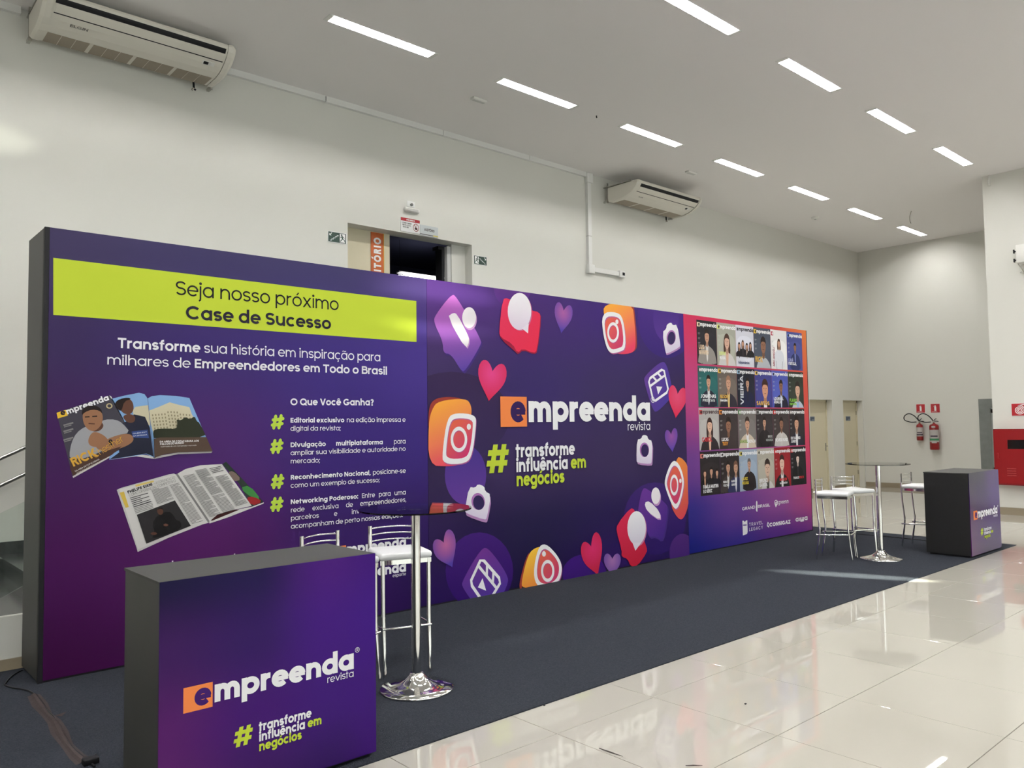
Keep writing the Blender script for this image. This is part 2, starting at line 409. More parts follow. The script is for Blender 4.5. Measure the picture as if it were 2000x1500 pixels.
        adv = .95 + w
    elif c == 'X': dia(.05 + r, 0, .55 + r, CAPH); dia(.55 + r, 0, .05 + r, CAPH); adv = .6 + w
    elif c == 'Y': dia(.31 + r, CAPH * .42, .03 + r, CAPH); dia(.31 + r, CAPH * .42, .59 + r, CAPH); bar(.31, 0, .31 + w, CAPH * .46); adv = .62 + w
    elif c == 'K': bar(x, 0, x + w, CAPH); dia(x + w, CAPH * .4, x + .45 + r, CAPH); dia(x + .48 + r, 0, x + w * 1.4, CAPH * .52); adv = .54 + w + sb
    elif c == 'Z': W_ = .54 + .2 * w; bar(.03, CAPH - w, .03 + W_, CAPH); bar(.03, 0, .03 + W_, w); dia(.03 + r * 1.4, w * .6, .03 + W_ - r * 1.4, CAPH - w * .6); adv = W_ + .06
    elif c == 'U': W_ = .56 + .3 * w; S([(x + r, CAPH), (x + r, W_ / 2)] + _arc(x + W_ / 2, W_ / 2, W_ / 2 - r, W_ / 2 - r, 180, 360) + [(x + W_ - r, CAPH)]); adv = W_ + 2 * sb
    elif c == 'J': S([(.32, CAPH), (.32, .18)] + _arc(.18, .18, .14, .18 - r, 0, -160)); adv = .38 + w
    elif c == 'S':
        W_ = .46 + .5 * w; q = (CAPH - w) / 4; cx = rb + W_ / 2; rx = W_ / 2 - r
        S(_arc(cx, CAPH - r - q, rx, q, 22, 270, 14) + _arc(cx, r + q, rx, q, 90, -158, 14)[1:]); adv = W_ + 2 * rb
    elif c == '?': S(_arc(.24, CAPH - .2, .2 - r, .2 - r, 165, -60) + [(.24, .3), (.24, .2)]); dot(.24, .05, .03 + w * .45); adv = .46
    elif c in '.,;:':
        if c in '.:;' or True:
            if c in '.:': dot(x + r, .03 + w * .3, .03 + w * .42)
            if c in ',;': dia(x, -.10, x + r * 1.3, .07 + w * .3)
            if c in ':;': dot(x + r, XH - .07, .03 + w * .42)
        adv = w + 2 * sb
    elif c == '-': bar(.04, .24, .34, .24 + w * .9); adv = .38
    elif c == '—': bar(.04, .25, .70, .25 + w * .8); adv = .74
    elif c == '|': bar(.06, -.25, .06 + w * .6, .95); adv = .12 + w
    else: adv = .3
    if c == 'U': mid = x + .3
    top = XH if base.islower() else CAPH
    if acc == "'": dia(mid - .02, top + .07, mid + .09, top + .21, w * .8)
    elif acc == '^': dia(mid - .12, top + .06, mid - .01, top + .19, w * .7); dia(mid + .12, top + .06, mid + .01, top + .19, w * .7)
    elif acc == '~': S([(mid - .16, top + .10), (mid - .10, top + .155), (mid - .03, top + .145), (mid + .03, top + .115), (mid + .10, top + .105), (mid + .16, top + .16)], w * .7)
    elif acc == ',': S([(mid + .02, 0), (mid + .02, -.06)] + _arc(mid + .01, -.12, .06, .055, 80, -120), w * .55)
    return st, adv
_GC = {}
def gl(ch, w):
    k = (ch, w)
    if k not in _GC: _GC[k] = glyph(ch, w)
    return _GC[k]
def text_width(s, w, track=0.0): return sum(gl(c, w)[1] + track for c in s)

# ------------------------------------------------------------------ printed artwork on a flat face
def chaikin(pts, n=3):
    for _ in range(n):
        q = []
        for i in range(len(pts)):
            a, b = pts[i], pts[(i + 1) % len(pts)]
            q += [(a[0] * .75 + b[0] * .25, a[1] * .75 + b[1] * .25), (a[0] * .25 + b[0] * .75, a[1] * .25 + b[1] * .75)]
        pts = q
    return pts
def clip_poly(p, x0, x1, z0, z1):
    for ax, lim, sg in ((0, x0, 1), (0, x1, -1), (1, z0, 1), (1, z1, -1)):
        out = []
        for i in range(len(p)):
            a, b = p[i], p[(i + 1) % len(p)]
            da, db = sg * (a[ax] - lim), sg * (b[ax] - lim)
            if da >= 0: out.append(a)
            if (da >= 0) != (db >= 0):
                t = da / (da - db); out.append((a[0] + (b[0] - a[0]) * t, a[1] + (b[1] - a[1]) * t))
        p = out
        if len(p) < 3: return []
    return p
class Ink:
    """flat print gathered on the x-z face of a panel (facing -y); every layer lies a hair in front of the last"""
    STEP = .00012
    def __init__(s, size=None, base=.0004): s.mb = MB(); s.d = base; s.size = size; s.to = lambda x, y: (x, y)
    def layer(s): s.d += s.STEP
    def raw(s, poly, mat):
        if s.size: poly = clip_poly(poly, *(s.size if len(s.size) == 4 else (.0, s.size[0], .0, s.size[1])))
        if len(poly) < 3: return
        a = sum(poly[i][0] * poly[(i + 1) % len(poly)][1] - poly[(i + 1) % len(poly)][0] * poly[i][1] for i in range(len(poly)))
        if abs(a) < 1e-9: return
        if a < 0: poly = poly[::-1]
        s.mb.add([(x, -s.d, z) for x, z in poly], [list(range(len(poly)))], mat)
    def poly(s, pts, mat, rnd=0):
        p = [s.to(*q) for q in pts]
        if rnd: p = chaikin(p, rnd)
        s.layer(); s.raw(p, mat)
    def ellipse(s, cx, cy, rx, ry, mat, rot=0, n=28):
        ca, sa = math.cos(math.radians(rot)), math.sin(math.radians(rot))
        s.poly([(cx + rx * math.cos(t) * ca - ry * math.sin(t) * sa, cy + rx * math.cos(t) * sa + ry * math.sin(t) * ca) for t in [2 * math.pi * i / n for i in range(n)]], mat)
    def ring(s, outer, k, mat, rnd=3):
        o = [s.to(*q) for q in outer]
        if rnd: o = chaikin(o, rnd)
        cx = sum(p[0] for p in o) / len(o); cy = sum(p[1] for p in o) / len(o)
        s.layer()
        inn = [(cx + (p[0] - cx) * k, cy + (p[1] - cy) * k) for p in o]
        for i in range(len(o)):
            j = (i + 1) % len(o); s.raw([o[i], o[j], inn[j], inn[i]], mat)
    def ering(s, cx, cy, rx, ry, k, mat, n=28):
        s.ring([(cx + rx * math.cos(2 * math.pi * i / n), cy + ry * math.sin(2 * math.pi * i / n)) for i in range(n)], k, mat, 0)
    def line(s, pts, w, mat, closed=False):
        """stroke of metric width w through traced points"""
        s.layer()
        for q in _strip([s.to(*p) for p in pts], w, closed): s.raw(q, mat)
    def letters(s, txt, w, p0, sx, sy, mat, dirx=(1, 0), track=0.0):
        """p0 in panel metres; dirx = baseline direction"""
        L = math.hypot(*dirx); ux, uz = dirx[0] / L, dirx[1] / L
        base = s.d; top = base; pen = 0.0
        for c in txt:
            st, adv = gl(c, w)
            s.d = base
            for stroke in st:
                s.layer()
                for poly in stroke:
                    s.raw([(p0[0] + (pen + x) * sx * ux - y * sy * uz, p0[1] + (pen + x) * sx * uz + y * sy * ux) for x, y in poly], mat)
            top = max(top, s.d); pen += adv + track
        s.d = top
    def text(s, txt, p0, p1, cap, w, mat, track=0.0):
        """txt from traced baseline start p0 to end p1; cap = height of a capital in traced units at p0"""
        a = s.to(*p0); b = s.to(*p1); c = s.to(p0[0], p0[1] - cap)
        sy = math.hypot(c[0] - a[0], c[1] - a[1]) / CAPH
        L = math.hypot(b[0] - a[0], b[1] - a[1])
        s.letters(txt, w, a, L / (text_width(txt, w, track) or 1), sy, mat, (b[0] - a[0], b[1] - a[1]), track)
    def build(s, name, parent): return s.mb.build(name, parent)

# ================================================================== THE ROOM
YW, XB, XP, ZC = 8.906, 19.5, 15.13, 5.79
YP = 4.70                       # front edge of the wall block on the right
X0R, Y0R = -4.6, -4.6
def struct(o): o['kind'] = 'structure'; return o

# ceiling with recesses for the fluorescent fixtures
ROWS = [(7.11, 3.87), (4.61, 3.76), (2.11, 3.76), (-.39, 3.76), (-2.89, 3.76)]
PITCHX, FL, FW = 2.285, 1.36, .15
FIX = []
for ry, rx in ROWS:
    for k in range(-4, 7):
        x = rx + k * PITCHX
        if x < X0R + .3: continue
        if ry < YP + .2 and x + FL > XP - .3: continue
        FIX.append((x, ry))
mb = MB(); ys = sorted(set(r[0] for r in ROWS)); y = Y0R
for ry in ys:
    mb.box((X0R, y, ZC), (XB, ry - FW / 2, ZC + .1), CEIL)
    x = X0R
    for fx, fy in sorted(FIX):
        if fy != ry: continue
        mb.box((x, ry - FW / 2, ZC), (fx, ry + FW / 2, ZC + .1), CEIL); x = fx + FL
    mb.box((x, ry - FW / 2, ZC), (XB, ry + FW / 2, ZC + .1), CEIL)
    y = ry + FW / 2
mb.box((X0R, y, ZC), (XB, YW, ZC + .1), CEIL)
struct(mb.build('ceiling'))

# left wall (behind the booth) with three openings
DOORS = [(5.144, 7.18, 2.10, 4.235), (16.85, 17.90, 0, 2.10), (18.44, 19.44, 0, 2.10)]
T = .25
mb = MB(); x = X0R
for a, b, z0, z1 in DOORS:
    mb.box((x, YW, 0), (a, YW + T, ZC), WALL)
    mb.box((a, YW, z1), (b, YW + T, ZC), WALL)
    if z0 > 0: mb.box((a, YW, 0), (b, YW + T, z0), WALL)
    x = b
mb.box((x, YW, 0), (XB + .2, YW + T, ZC), WALL)
struct(mb.build('wall_left'))
# end wall with the stone-framed opening
mb = MB()
mb.box((XB, 6.33, 0), (XB + .2, YW, ZC), WALL); mb.box((XB, 4.4, 2.05), (XB + .2, 6.33, ZC), WALL); mb.box((XB + 1.6, 4.4, 0), (XB + 1.7, 6.6, 2.6), WALL)
struct(mb.build('wall_back'))
# wall block on the right
struct(MB().box((XP, Y0R, 0), (XB, YP, ZC), WALL).build('wall_right'))
mb = MB().box((X0R, Y0R - .2, 0), (XB, Y0R, .25), WALL).box((X0R, Y0R - .2, 4.6), (XB, Y0R, ZC), WALL)
WINS = [(-3.8 + i * 2.7, -1.5 + i * 2.7) for i in range(7)]
x = X0R
for a, b in WINS: mb.box((x, Y0R - .2, .25), (a, Y0R, 4.6), WALL); x = b
mb.box((x, Y0R - .2, .25), (XB, Y0R, 4.6), WALL)
struct(mb.build('wall_front'))
ALU = pmat('window_aluminium', (.5, .5, .5, 1), .35, metal=.6)
for i, (a, b) in enumerate(WINS):
    wn = struct(empty('window_%d' % (i + 1), (a, Y0R - .1, .25)))
    w_, h_ = b - a, 4.35
    fr = MB().box((0, -.03, 0), (.05, .03, h_), ALU).box((w_ - .05, -.03, 0), (w_, .03, h_), ALU).box((0, -.03, 0), (w_, .03, .05), ALU).box((0, -.03, h_ - .05), (w_, .03, h_), ALU).box((0, -.03, 2.1), (w_, .03, 2.15), ALU)
    fr.build('window_frame', wn)
    MB().box((.05, -.004, .05), (w_ - .05, .004, 2.1), GLASS).build('pane', wn); MB().box((.05, -.004, 2.15), (w_ - .05, .004, h_ - .05), GLASS).build('pane', wn)
struct(MB().box((X0R - .2, Y0R, 0), (X0R, YW, ZC), WALL).build('wall_side'))
# dark room behind the upper doorway
NAVY = pmat('navy_interior_paint', rgb(44, 46, 62), .9, spec=.1)
mb = MB()
mb.box((3.6, YW + T, 2.0), (11.4, 15.2, 2.1), NAVY); mb.box((3.6, YW + T, 5.3), (11.4, 15.2, 5.4), NAVY)
mb.box((3.5, YW + T, 2.0), (3.6, 15.2, 5.4), NAVY); mb.box((11.4, YW + T, 2.0), (11.5, 15.2, 5.4), NAVY); mb.box((3.5, 15.2, 2.0), (11.5, 15.3, 5.4), NAVY)
struct(mb.build('wall_interior'))

# floor slab and porcelain tiles
floor = struct(MB().box((X0R, Y0R, -.12), (XB + 1.6, YW, -.006), GROUT).build('floor'))
TS = .80; TX0, TY0 = 2.979, 3.034
CARP = (-4.2, 11.55, 3.385, 6.36)     # carpet x0 x1 y0 y1
tile_me = MB().rbox((0, 0, -.006), (TS - .004, TS - .004, 0), .0012, TILE, 1).mesh('tile')
seen = []; rest = MB()
for i in range(-12, 24):
    for j in range(-13, 8):
        x, y = TX0 + i * TS, TY0 + j * TS
        if x < X0R or x + TS > XB + 1.6 or y < Y0R or y > YW: continue
        if x >= XP and y + TS < YP: continue
        if x > CARP[0] and x + TS < CARP[1] and y > CARP[2] and y + TS < CARP[3] + .4: continue
        vis = False
        for a in range(5):
            for b in range(5):
                q = project((x + TS * a / 4, y + TS * b / 4, 0))
                if q and -20 < q[0] < 2020 and 0 < q[1] < 1520:
                    xx, yy = x + TS * a / 4, y + TS * b / 4
                    if not (CARP[0] < xx < CARP[1] and CARP[2] < yy < CARP[3]) and not (xx < 11.1 and yy > 5.88) and not (xx > XP and yy < YP): vis = True
        d = math.hypot(x, y)
        seen.append((d if vis else 1e6, x, y))
seen.sort()
for n, (d, x, y) in enumerate(seen):
    if d < 1e5 and n < 290: mesh_obj('tile', tile_me, floor, (x, y, 0))
    else: rest.rbox((x, y, -.006), (x + TS - .004, min(y + TS, YW) - .004, 0), .0012, TILE, 1)
ro = rest.build('tile_field', floor); ro['kind'] = 'stuff'

# skirting
struct(MB().box((11.2, YW - .015, 0), (16.85, YW, .11), SKIRT).box((17.9, YW - .015, 0), (18.44, YW, .11), SKIRT).build('baseboard_left'))
struct(MB().box((XB - .015, 6.33, 0), (XB, YW, .11), SKIRT).build('baseboard_back'))
struct(MB().box((XP - .015, Y0R, 0), (XP, YP, .12), SKIRT).box((XP, YP, 0), (XB, YP + .015, .12), SKIRT).build('baseboard_right'))

# ------------------------------------------------------------------ carpet
tag(MB().box((CARP[0], CARP[2], 0), (CARP[1], CARP[3], .007), CARPET).build('carpet'), 'charcoal grey felt carpet laid under the whole exhibition booth', 'carpet')

# ------------------------------------------------------------------ ceiling lights
def make_light():
    root = empty('ceiling_light')
    h = MB(); a, b = .0, FL; w = FW / 2; z = ZC
    h.box((a, -w, z + .075), (b, w, z + .08), REFL)
    h.box((a, -w, z - .004), (b, -w + .006, z + .075), REFL); h.box((a, w - .006, z - .004), (b, w, z + .075), REFL)
    h.box((a, -w, z - .004), (a + .03, w, z + .075), REFL); h.box((b - .03, -w, z - .004), (b, w, z + .075), REFL)
    h.build('housing', root)
    for s in (-1, 1):
        MB().tube([(.06, s * .034, z + .045), (b - .06, s * .034, z + .045)], .014, TUBE, 10).build('tube', root)
    l = MB()
    for k in range(15):
        x = .09 + k * (b - .18) / 14
        l.box((x - .0012, -w + .006, z - .008), (x + .0012, w - .006, z - .002), REFL)
    tag(l.build('louver', root), kind='stuff')
    for xa in (.004, b - .052): MB().box((xa, -w + .008, z - .006), (xa + .048, w - .008, z - .002), WHITEP).build('end_plate', root)
    return root
proto = make_light(); first = True
ORD = ['first', 'second', 'third', 'fourth', 'fifth', 'sixth', 'seventh', 'eighth', 'ninth']
cnt = {}
for fx, fy in FIX:
    o = proto if first else copy_tree(proto)
    first = False
    o.location = (fx, fy, 0)
    q = [project((fx + FL * t, fy, ZC)) for t in (0, .5, 1)]
    inview = any(p and 0 <= p[0] <= 2000 and 0 <= p[1] <= 1500 for p in q)
    if fy > 7 and inview:
        k = cnt.get('a', 0); cnt['a'] = k + 1
        tag(o, '%s recessed fluorescent ceiling light from the left in the row along the wall' % ORD[k], 'ceiling light', 'ceiling lights in the row nearest the wall')
    elif 4 < fy < 5 and inview:
        k = cnt.get('b', 0); cnt['b'] = k + 1
        tag(o, '%s recessed fluorescent ceiling light from the left in the row over the carpet edge' % ORD[k], 'ceiling light', 'ceiling lights in the row over the carpet edge')
    else:
        tag(o, 'recessed fluorescent ceiling light above the aisle, outside the picture', 'ceiling light', 'ceiling lights outside the picture')

# small fittings on the ceiling
p = at_z(935, 193, ZC)
s1 = MB().rbox((-.11, -.04, -.035), (.11, .04, 0), .012, WHITEP, 2).build('emergency_lamp', None, (p.x, p.y, ZC))
tag(s1, 'small white emergency lamp on the ceiling left of the second light', 'emergency lamp')
MB().box((-.09, -.025, -.038), (.09, .025, -.034), pmat('frosted_lens', (.6, .6, .58, 1), .3)).build('lens', s1)
p = at_z(1350, 336, ZC)
s2 = MB().rbox((-.12, -.045, -.03), (.12, .045, 0), .01, WHITEP, 2).build('emergency_lamp', None, (p.x, p.y, ZC))
tag(s2, 'small white emergency lamp on the ceiling above the farther air conditioner', 'emergency lamp')
MB().box((-.09, -.025, -.033), (.09, .025, -.029), pmat('frosted_lens', (.6, .6, .58, 1), .3)).build('lens', s2)
p = at_z(1592, 424, ZC)
s3 = MB().lathe([(.0, -.05), (.05, -.05), (.075, -.03), (.08, 0)], WHITEP, n=20).build('smoke_detector', None, (p.x, p.y, ZC))
tag(s3, 'round white smoke detector on the ceiling near the far corner', 'smoke detector')
MB().lathe([(.0, -.058), (.022, -.055), (.024, -.05)], pmat('grey_plastic', (.25, .25, .24, 1), .5), n=14).build('sensor', s3)
p = at_z(1165, 226, ZC)
tag(MB().tube([(0, 0, 0), (0, 0, -.02), (.008, 0, -.03)], .008, BLACK, 8).build('ceiling_hook', None, (p.x, p.y, ZC)), 'tiny black hook in the ceiling between the second and third lights', 'hook')
p = at_z(1780, 412, ZC)
tag(MB().tube(smooth_path([(0, 0, 0), (-.03, .02, -.10), (-.01, .03, -.2), (.03, .03, -.24)]), .006, pmat('grey_wire', rgb(120, 115, 105), .6), 6).build('loose_wire', None, (p.x, p.y, ZC)), 'loose grey wire hanging from the ceiling by the last light', 'wire')

# ------------------------------------------------------------------ air conditioners
AC_PROF = [(0, .25), (0, .045), (.012, .018), (.05, 0), (.30, .0), (.40, .018), (.49, .05), (.56, .09), (.61, .13), (.645, .17), (.665, .21), (.66, .235), (.64, .25)]
GRILL = pmat('intake_grille', rgb(163, 152, 136), .6, bump=(900, .6))
def make_ac(x0, x1, yb, z0, label, ngroup, nsub, logo_w):
    L = x1 - x0; root = empty('air_conditioner', (x0, yb, z0)); capw = .085
    prof = [(-d, z) for d, z in AC_PROF]
    MB().prism(prof, capw, L - capw, OFFWHITE, smooth=False).build('casing', root)
    def off(d, z, k): return (-(d + (.006 * k if d > .3 else -.006 * k if d < .02 else 0)), z - .006 * k if z < .2 else z + .004 * k)
    for s in (0, 1):
        a, b = (0, capw) if s == 0 else (L - capw, L)
        c = MB(); pr = [off(d, z, 1) for d, z in AC_PROF]; inn = [(y * .94 - .02, .125 + (z - .125) * .86) for y, z in pr]
        n = len(pr); e0, e1 = (a + .03, b) if s == 0 else (a, b - .03); tip = a if s == 0 else b
        edge = e0 if s == 0 else e1
        vs = [(e0, *q) for q in pr] + [(e1, *q) for q in pr] + [(tip, *q) for q in inn]
        fs = [(i, (i + 1) % n, (i + 1) % n + n, i + n) for i in range(n)]
        o = 0 if s == 0 else n
        fs += [(o + i, o + (i + 1) % n, 2 * n + (i + 1) % n, 2 * n + i) for i in range(n)]
        c.add(vs, fs, OFFWHITE, False); c.add(vs, [list(range(2 * n, 3 * n))], OFFWHITE)
        c.build('end_cap', root)
    def under(d):
        P = AC_PROF[3:12]
        for (d0, q0), (d1, q1) in zip(P, P[1:]):
            if d0 <= d <= d1 and d1 > d0: return q0 + (q1 - q0) * (d - d0) / (d1 - d0)
        return .21
    def strip(d0, d1, o, xa, xb, mat, name, parent=root, n=4):
        ds = [d0 + (d1 - d0) * i / n for i in range(n + 1)]; pr = []
        low = []; up = []
        for d in ds:
            z = under(d); t = (under(min(d + .004, .664)) - under(d - .004)) / .008; l = math.hypot(1, t)
            low.append((-(d + o * t / l), z - o / l)); up.append((-(d - .004 * t / l), z + .004 / l))
        return MB().prism(low + up[::-1], xa, xb, mat).build(name, parent)
    strip(.625, .655, .002, capw + .02, L - capw - .02, BLACK, 'outlet_slot')
    strip(.557, .622, .004, capw + .03, L - capw - .03, OFFWHITE, 'louver_flap')
    strip(.546, .556, .002, capw + .02, L - capw - .02, BLACK, 'shadow_gap', n=1)
    gw = (L - 2 * capw - .02) / ngroup
    for g in range(ngroup):
        for k in range(nsub):
            a = capw + .01 + g * gw + .014 + k * (gw - .03) / nsub
            strip(.055, .285, .002, a + .002, a + (gw - .03) / nsub - .004, GRILL, 'intake_grille', n=1)
    pn = strip(.47, .515, .003, L - .30, L - .17, WHITEP, 'control_panel', n=1)
    strip(.477, .508, .0045, L - .285, L - .235, BLACK, 'display', pn, n=1)
    # lettering on the sloping cover
    lt = MB(); txt = 'ELGIN'; tw = text_width(txt, .13); pen = 0; size = logo_w / tw
    for c in txt:
        st, adv = gl(c, .13)
        for i, stroke in enumerate(st):
            for poly in stroke:
                vs = []
                for x, y in poly:
                    d = .455 + y * size * .8; z = under(d)
                    vs.append((.26 + (pen + x) * size, -(d + .0015), z - .003 - .0002 * i))
                lt.add(vs, [list(range(len(vs)))], pmat('grey_lettering', rgb(90, 88, 84), .5))
        pen += adv
    lt.build('lettering', root)
    tag(root, label, 'air conditioner', 'ceiling air conditioners on the long wall')
    wy = YW - yb
    for xa in (.0, L - .03): MB().box((xa, .0, -.01), (xa + .03, .012, .33), STEEL).box((xa, -.5, .255), (xa + .03, wy, .27), STEEL).box((xa, .012, .0), (xa + .03, wy, .03), STEEL).build('bracket', root)
    dr = MB().tube([(L - .22, -.02, .02), (L - .215, -.02, -.06), (L - .20, -.03, -.075)], .012, BLACK, 8).tube([(L - .22, -.03, -.06), (L - .24, -.03, -.085)], .012, STEEL, 8)
    dr.build('drain_pipe', root)
    return root
make_ac(1.55, 3.36, 8.80, 5.455, 'larger looking white split air conditioner under the ceiling at far left', 4, 3, .16)
make_ac(10.06, 11.86, 8.82, 5.355, 'smaller looking white split air conditioner right of the cable conduit', 4, 1, .11)

# ------------------------------------------------------------------ cable trunking and conduit
tr = empty('cable_trunking', (0, YW, 0)); xs = [X0R + .1, -1.6, 1.50, 3.42, 4.813, 6.65, 8.309, 9.60]
for a, b in zip(xs, xs[1:]):
    if a == 1.50: continue
    MB().box((a + .004, -.05, 5.715), (b - .006, 0, 5.79), TRUNK).build('trunking_cover', tr)
MB().box((4.806, -.045, 5.73), (4.82, -.002, 5.785), BLACK).build('joint', tr)
tag(tr, 'white cable trunking running along the top of the long wall', 'cable trunking')
co = empty('conduit', (9.655, YW, 0))
MB().rbox((-.06, -.075, 5.62), (.075, 0, 5.785), .008, TRUNK, 2).build('corner_box', co)
MB().box((-.042, -.055, 4.22), (.042, 0, 5.63), TRUNK).build('riser', co)
MB().box((-.044, -.057, 4.72), (.044, 0, 4.73), pmat('joint_grey', (.5, .5, .48, 1), .5)).build('joint', co)
MB().rbox((-.06, -.075, 4.10), (.08, 0, 4.25), .01, TRUNK, 2).build('elbow', co)
MB().box((.07, -.05, 4.14), (.74, 0, 4.215), TRUNK).build('branch', co)
bx = MB().rbox((.71, -.075, 4.12), (.85, 0, 4.235), .008, TRUNK, 2).build('outlet_box', co)
MB().box((.775, -.078, 4.155), (.835, -.07, 4.205), BLACK).build('socket', bx)
tag(co, 'white vertical conduit with elbow ending in a small outlet box', 'conduit')

# ------------------------------------------------------------------ upper doorway, leaf and signs
d1 = struct(empty('door_1', (0, YW, 0)))
MB().box((5.144, .20, 2.1), (5.905, .245, 4.235), DOORP).build('door_leaf', d1)
MB().box((6.93, .16, 2.1), (7.18, .25, 4.235), WALL).build('jamb', d1)
MB().box((6.86, .17, 2.1), (6.925, .24, 4.20), pmat('pale_metal_frame', (.62, .62, .62, 1), .4)).build('frame', d1)
lf = MB().box((6.80, .22, 2.1), (6.84, .37, 4.20), BLACK).build('open_leaf', d1)
MB().box((6.74, .22, 4.15), (6.80, .36, 4.20), BLACK).build('door_closer', lf)
ORANGE = pmat('orange_sign_face', rgb(190, 92, 32), .45)
so = empty('door_sign', (5.605, YW + .19, 2.605))
MB().box((0, 0, 0), (.20, .008, 1.62), ORANGE).build('panel', so)
MB().box((.198, -.002, 0), (.204, .008, 1.62), pmat('yellow_edge', rgb(220, 190, 60), .5)).build('edge_strip', so)
k = Ink(base=.001)
k.letters('AUDITÓRIO', .19, (.156, .80), .77 / text_width('AUDITÓRIO', .19, .12), .163, SIGNW, (0, 1), track=.12)
k.build('lettering', so)
tag(so, 'tall orange sign with upright white letters on the cream door leaf', 'sign')
# lit lamp inside the dark room
ql = at_y(822, 541, 13.0); 
lm = empty('interior_lamp', (ql.x, ql.y, 4.585))
MB().box((-.55, -.05, .04), (.55, .05, .07), REFL).build('housing', lm)
for sx_ in (-.5, .5): MB().tube([(sx_, 0, .07), (sx_, 0, .712)], .006, STEEL, 6).build('suspension_rod', lm)
for s in (-1, 1):
    MB().tube([(-.46, s * .10, 0.0), (.46, s * .10, .0)], .03, emat('room_tube', (1, .98, 1, 1), 14.0), 10).build('tube', lm)
tag(lm, 'glowing tube lamp inside the dark auditorium above the booth', 'ceiling lamp')

def exit_sign(x0, z0, w, h, flip, label):
    s = empty('exit_sign', (x0, YW - .006, z0))
    MB().box((-.008, 0, -.008), (w + .008, .006, h + .008), SIGNW).build('border', s)
    MB().box((0, -.002, 0), (w, .001, h), GREENSIGN).build('face', s)
    k = Ink(base=.0024)
    k.to = (lambda x, y: ((1 - x) * w, y * h)) if flip else (lambda x, y: (x * w, y * h))
    # stairs, arrow, running figure in a white doorway
    pts = [(.06, .12)]
    for i in range(5): pts += [(.06 + i * .09, .12 + (i + 1) * .135), (.06 + (i + 1) * .09, .12 + (i + 1) * .135)]
    low = [(x + .035, y - .07) for x, y in pts]
    pts2 = [(.05, .10), (.16, .10)]
    st = []
    for i in range(5): st += [(.08 + i * .10, .14 + i * .14), (.18 + i * .10, .14 + i * .14)]
    k.line(st, h * .07, SIGNW)
    k.poly([(.05, .86), (.05, .62), (.17, .62)], SIGNW); k.line([(.20, .93), (.09, .70)], h * .07, SIGNW)
    k.poly([(.64, .06), (.95, .06), (.95, .94), (.64, .94)], SIGNW)
    k.ellipse(.745, .82, .045, .08, GREENSIGN)
    k.line([(.76, .74), (.80, .42)], h * .15, GREENSIGN); k.line([(.80, .44), (.90, .34), (.93, .12)], h * .08, GREENSIGN)
    k.line([(.79, .44), (.73, .28), (.66, .14)], h * .08, GREENSIGN); k.line([(.77, .68), (.70, .56), (.66, .62)], h * .06, GREENSIGN); k.line([(.77, .68), (.86, .62), (.90, .50)], h * .06, GREENSIGN)
    k.build('pictogram', s)
    tag(s, label, 'sign')
exit_sign(4.865, 3.955, .25, .125, False, 'green exit sign with stairs left of the upper doorway')
exit_sign(7.215, 3.965, .235, .12, True, 'green exit sign with stairs right of the upper doorway')

s = empty('notice_sign', (5.948, YW - .012, 4.255))
MB().box((0, 0, 0), (.31, .010, .185), SIGNW).build('panel', s)
k = Ink(base=.0005)
k.poly([(0, .142), (.31, .142), (.31, .185), (0, .185)], pmat('sign_red', rgb(176, 30, 42), .5))
k.letters('PROIBIDO', .16, (.09, .153), .030, .028, SIGNW)
DK = pmat('sign_dark', rgb(60, 48, 48), .5)
for i, (t, x) in enumerate((('COMER E BEBER', .014), ('NESTE LOCAL', .022), ('DEVE SER', .03))): k.letters(t, .15, (x, .106 - i * .028), .0215, .026, DK)
cr = pmat('sign_ring', rgb(140, 40, 44), .5)
k.ering(.245, .075, .047, .055, .84, cr); k.poly([(.225, .045), (.265, .045), (.268, .078), (.222, .078)], DK, 1); k.line([(.243, .08), (.25, .115)], .006, DK)
k.line([(.212, .112), (.278, .038)], .007, cr)
k.build('print', s); tag(s, 'white prohibition notice with a red header over the upper doorway', 'sign')
s = empty('room_sign', (6.262, YW - .012, 4.243))
MB().box((0, 0, 0), (.305, .010, .145), pmat('sign_grey', rgb(196, 202, 204), .4)).build('panel', s)
k = Ink(base=.0005); k.letters('AUDITÓRIO', .17, (.07, .068), .032, .052, DK)
k.poly([(0, .012), (.22, .012), (.22, .022), (0, .022)], DK); k.poly([(.22, .008), (.305, .008), (.305, .026), (.22, .026)], pmat('sign_yellow', rgb(200, 185, 90), .5))
k.build('print', s); tag(s, 'pale grey room name plate beside the prohibition notice', 'sign')
e = empty('wall_emergency_lamp', (6.0, YW, 4.525))
MB().rbox((0, -.055, 0), (.235, 0, .062), .018, WHITEP, 3).build('body', e)
MB().box((.03, -.058, .012), (.205, -.05, .045), pmat('frosted_lens', (.6, .6, .58, 1), .3)).build('lens', e)
tag(e, 'white emergency lamp on the wall above the prohibition notice', 'emergency lamp')
e = empty('wall_outlet', (6.055, YW, 4.60))
MB().rbox((0, -.012, 0), (.125, 0, .085), .004, SIGNW, 2).build('plate', e)
MB().lathe([(0, 0), (.02, 0), (.02, .02), (0, .022)], pmat('grey_plug', (.22, .22, .22, 1), .5), n=12).build('plug', e, (.065, -.012, .035), (math.pi / 2, 0, 0))
tag(e, 'white wall outlet with a grey plug above the emergency lamp', 'outlet')

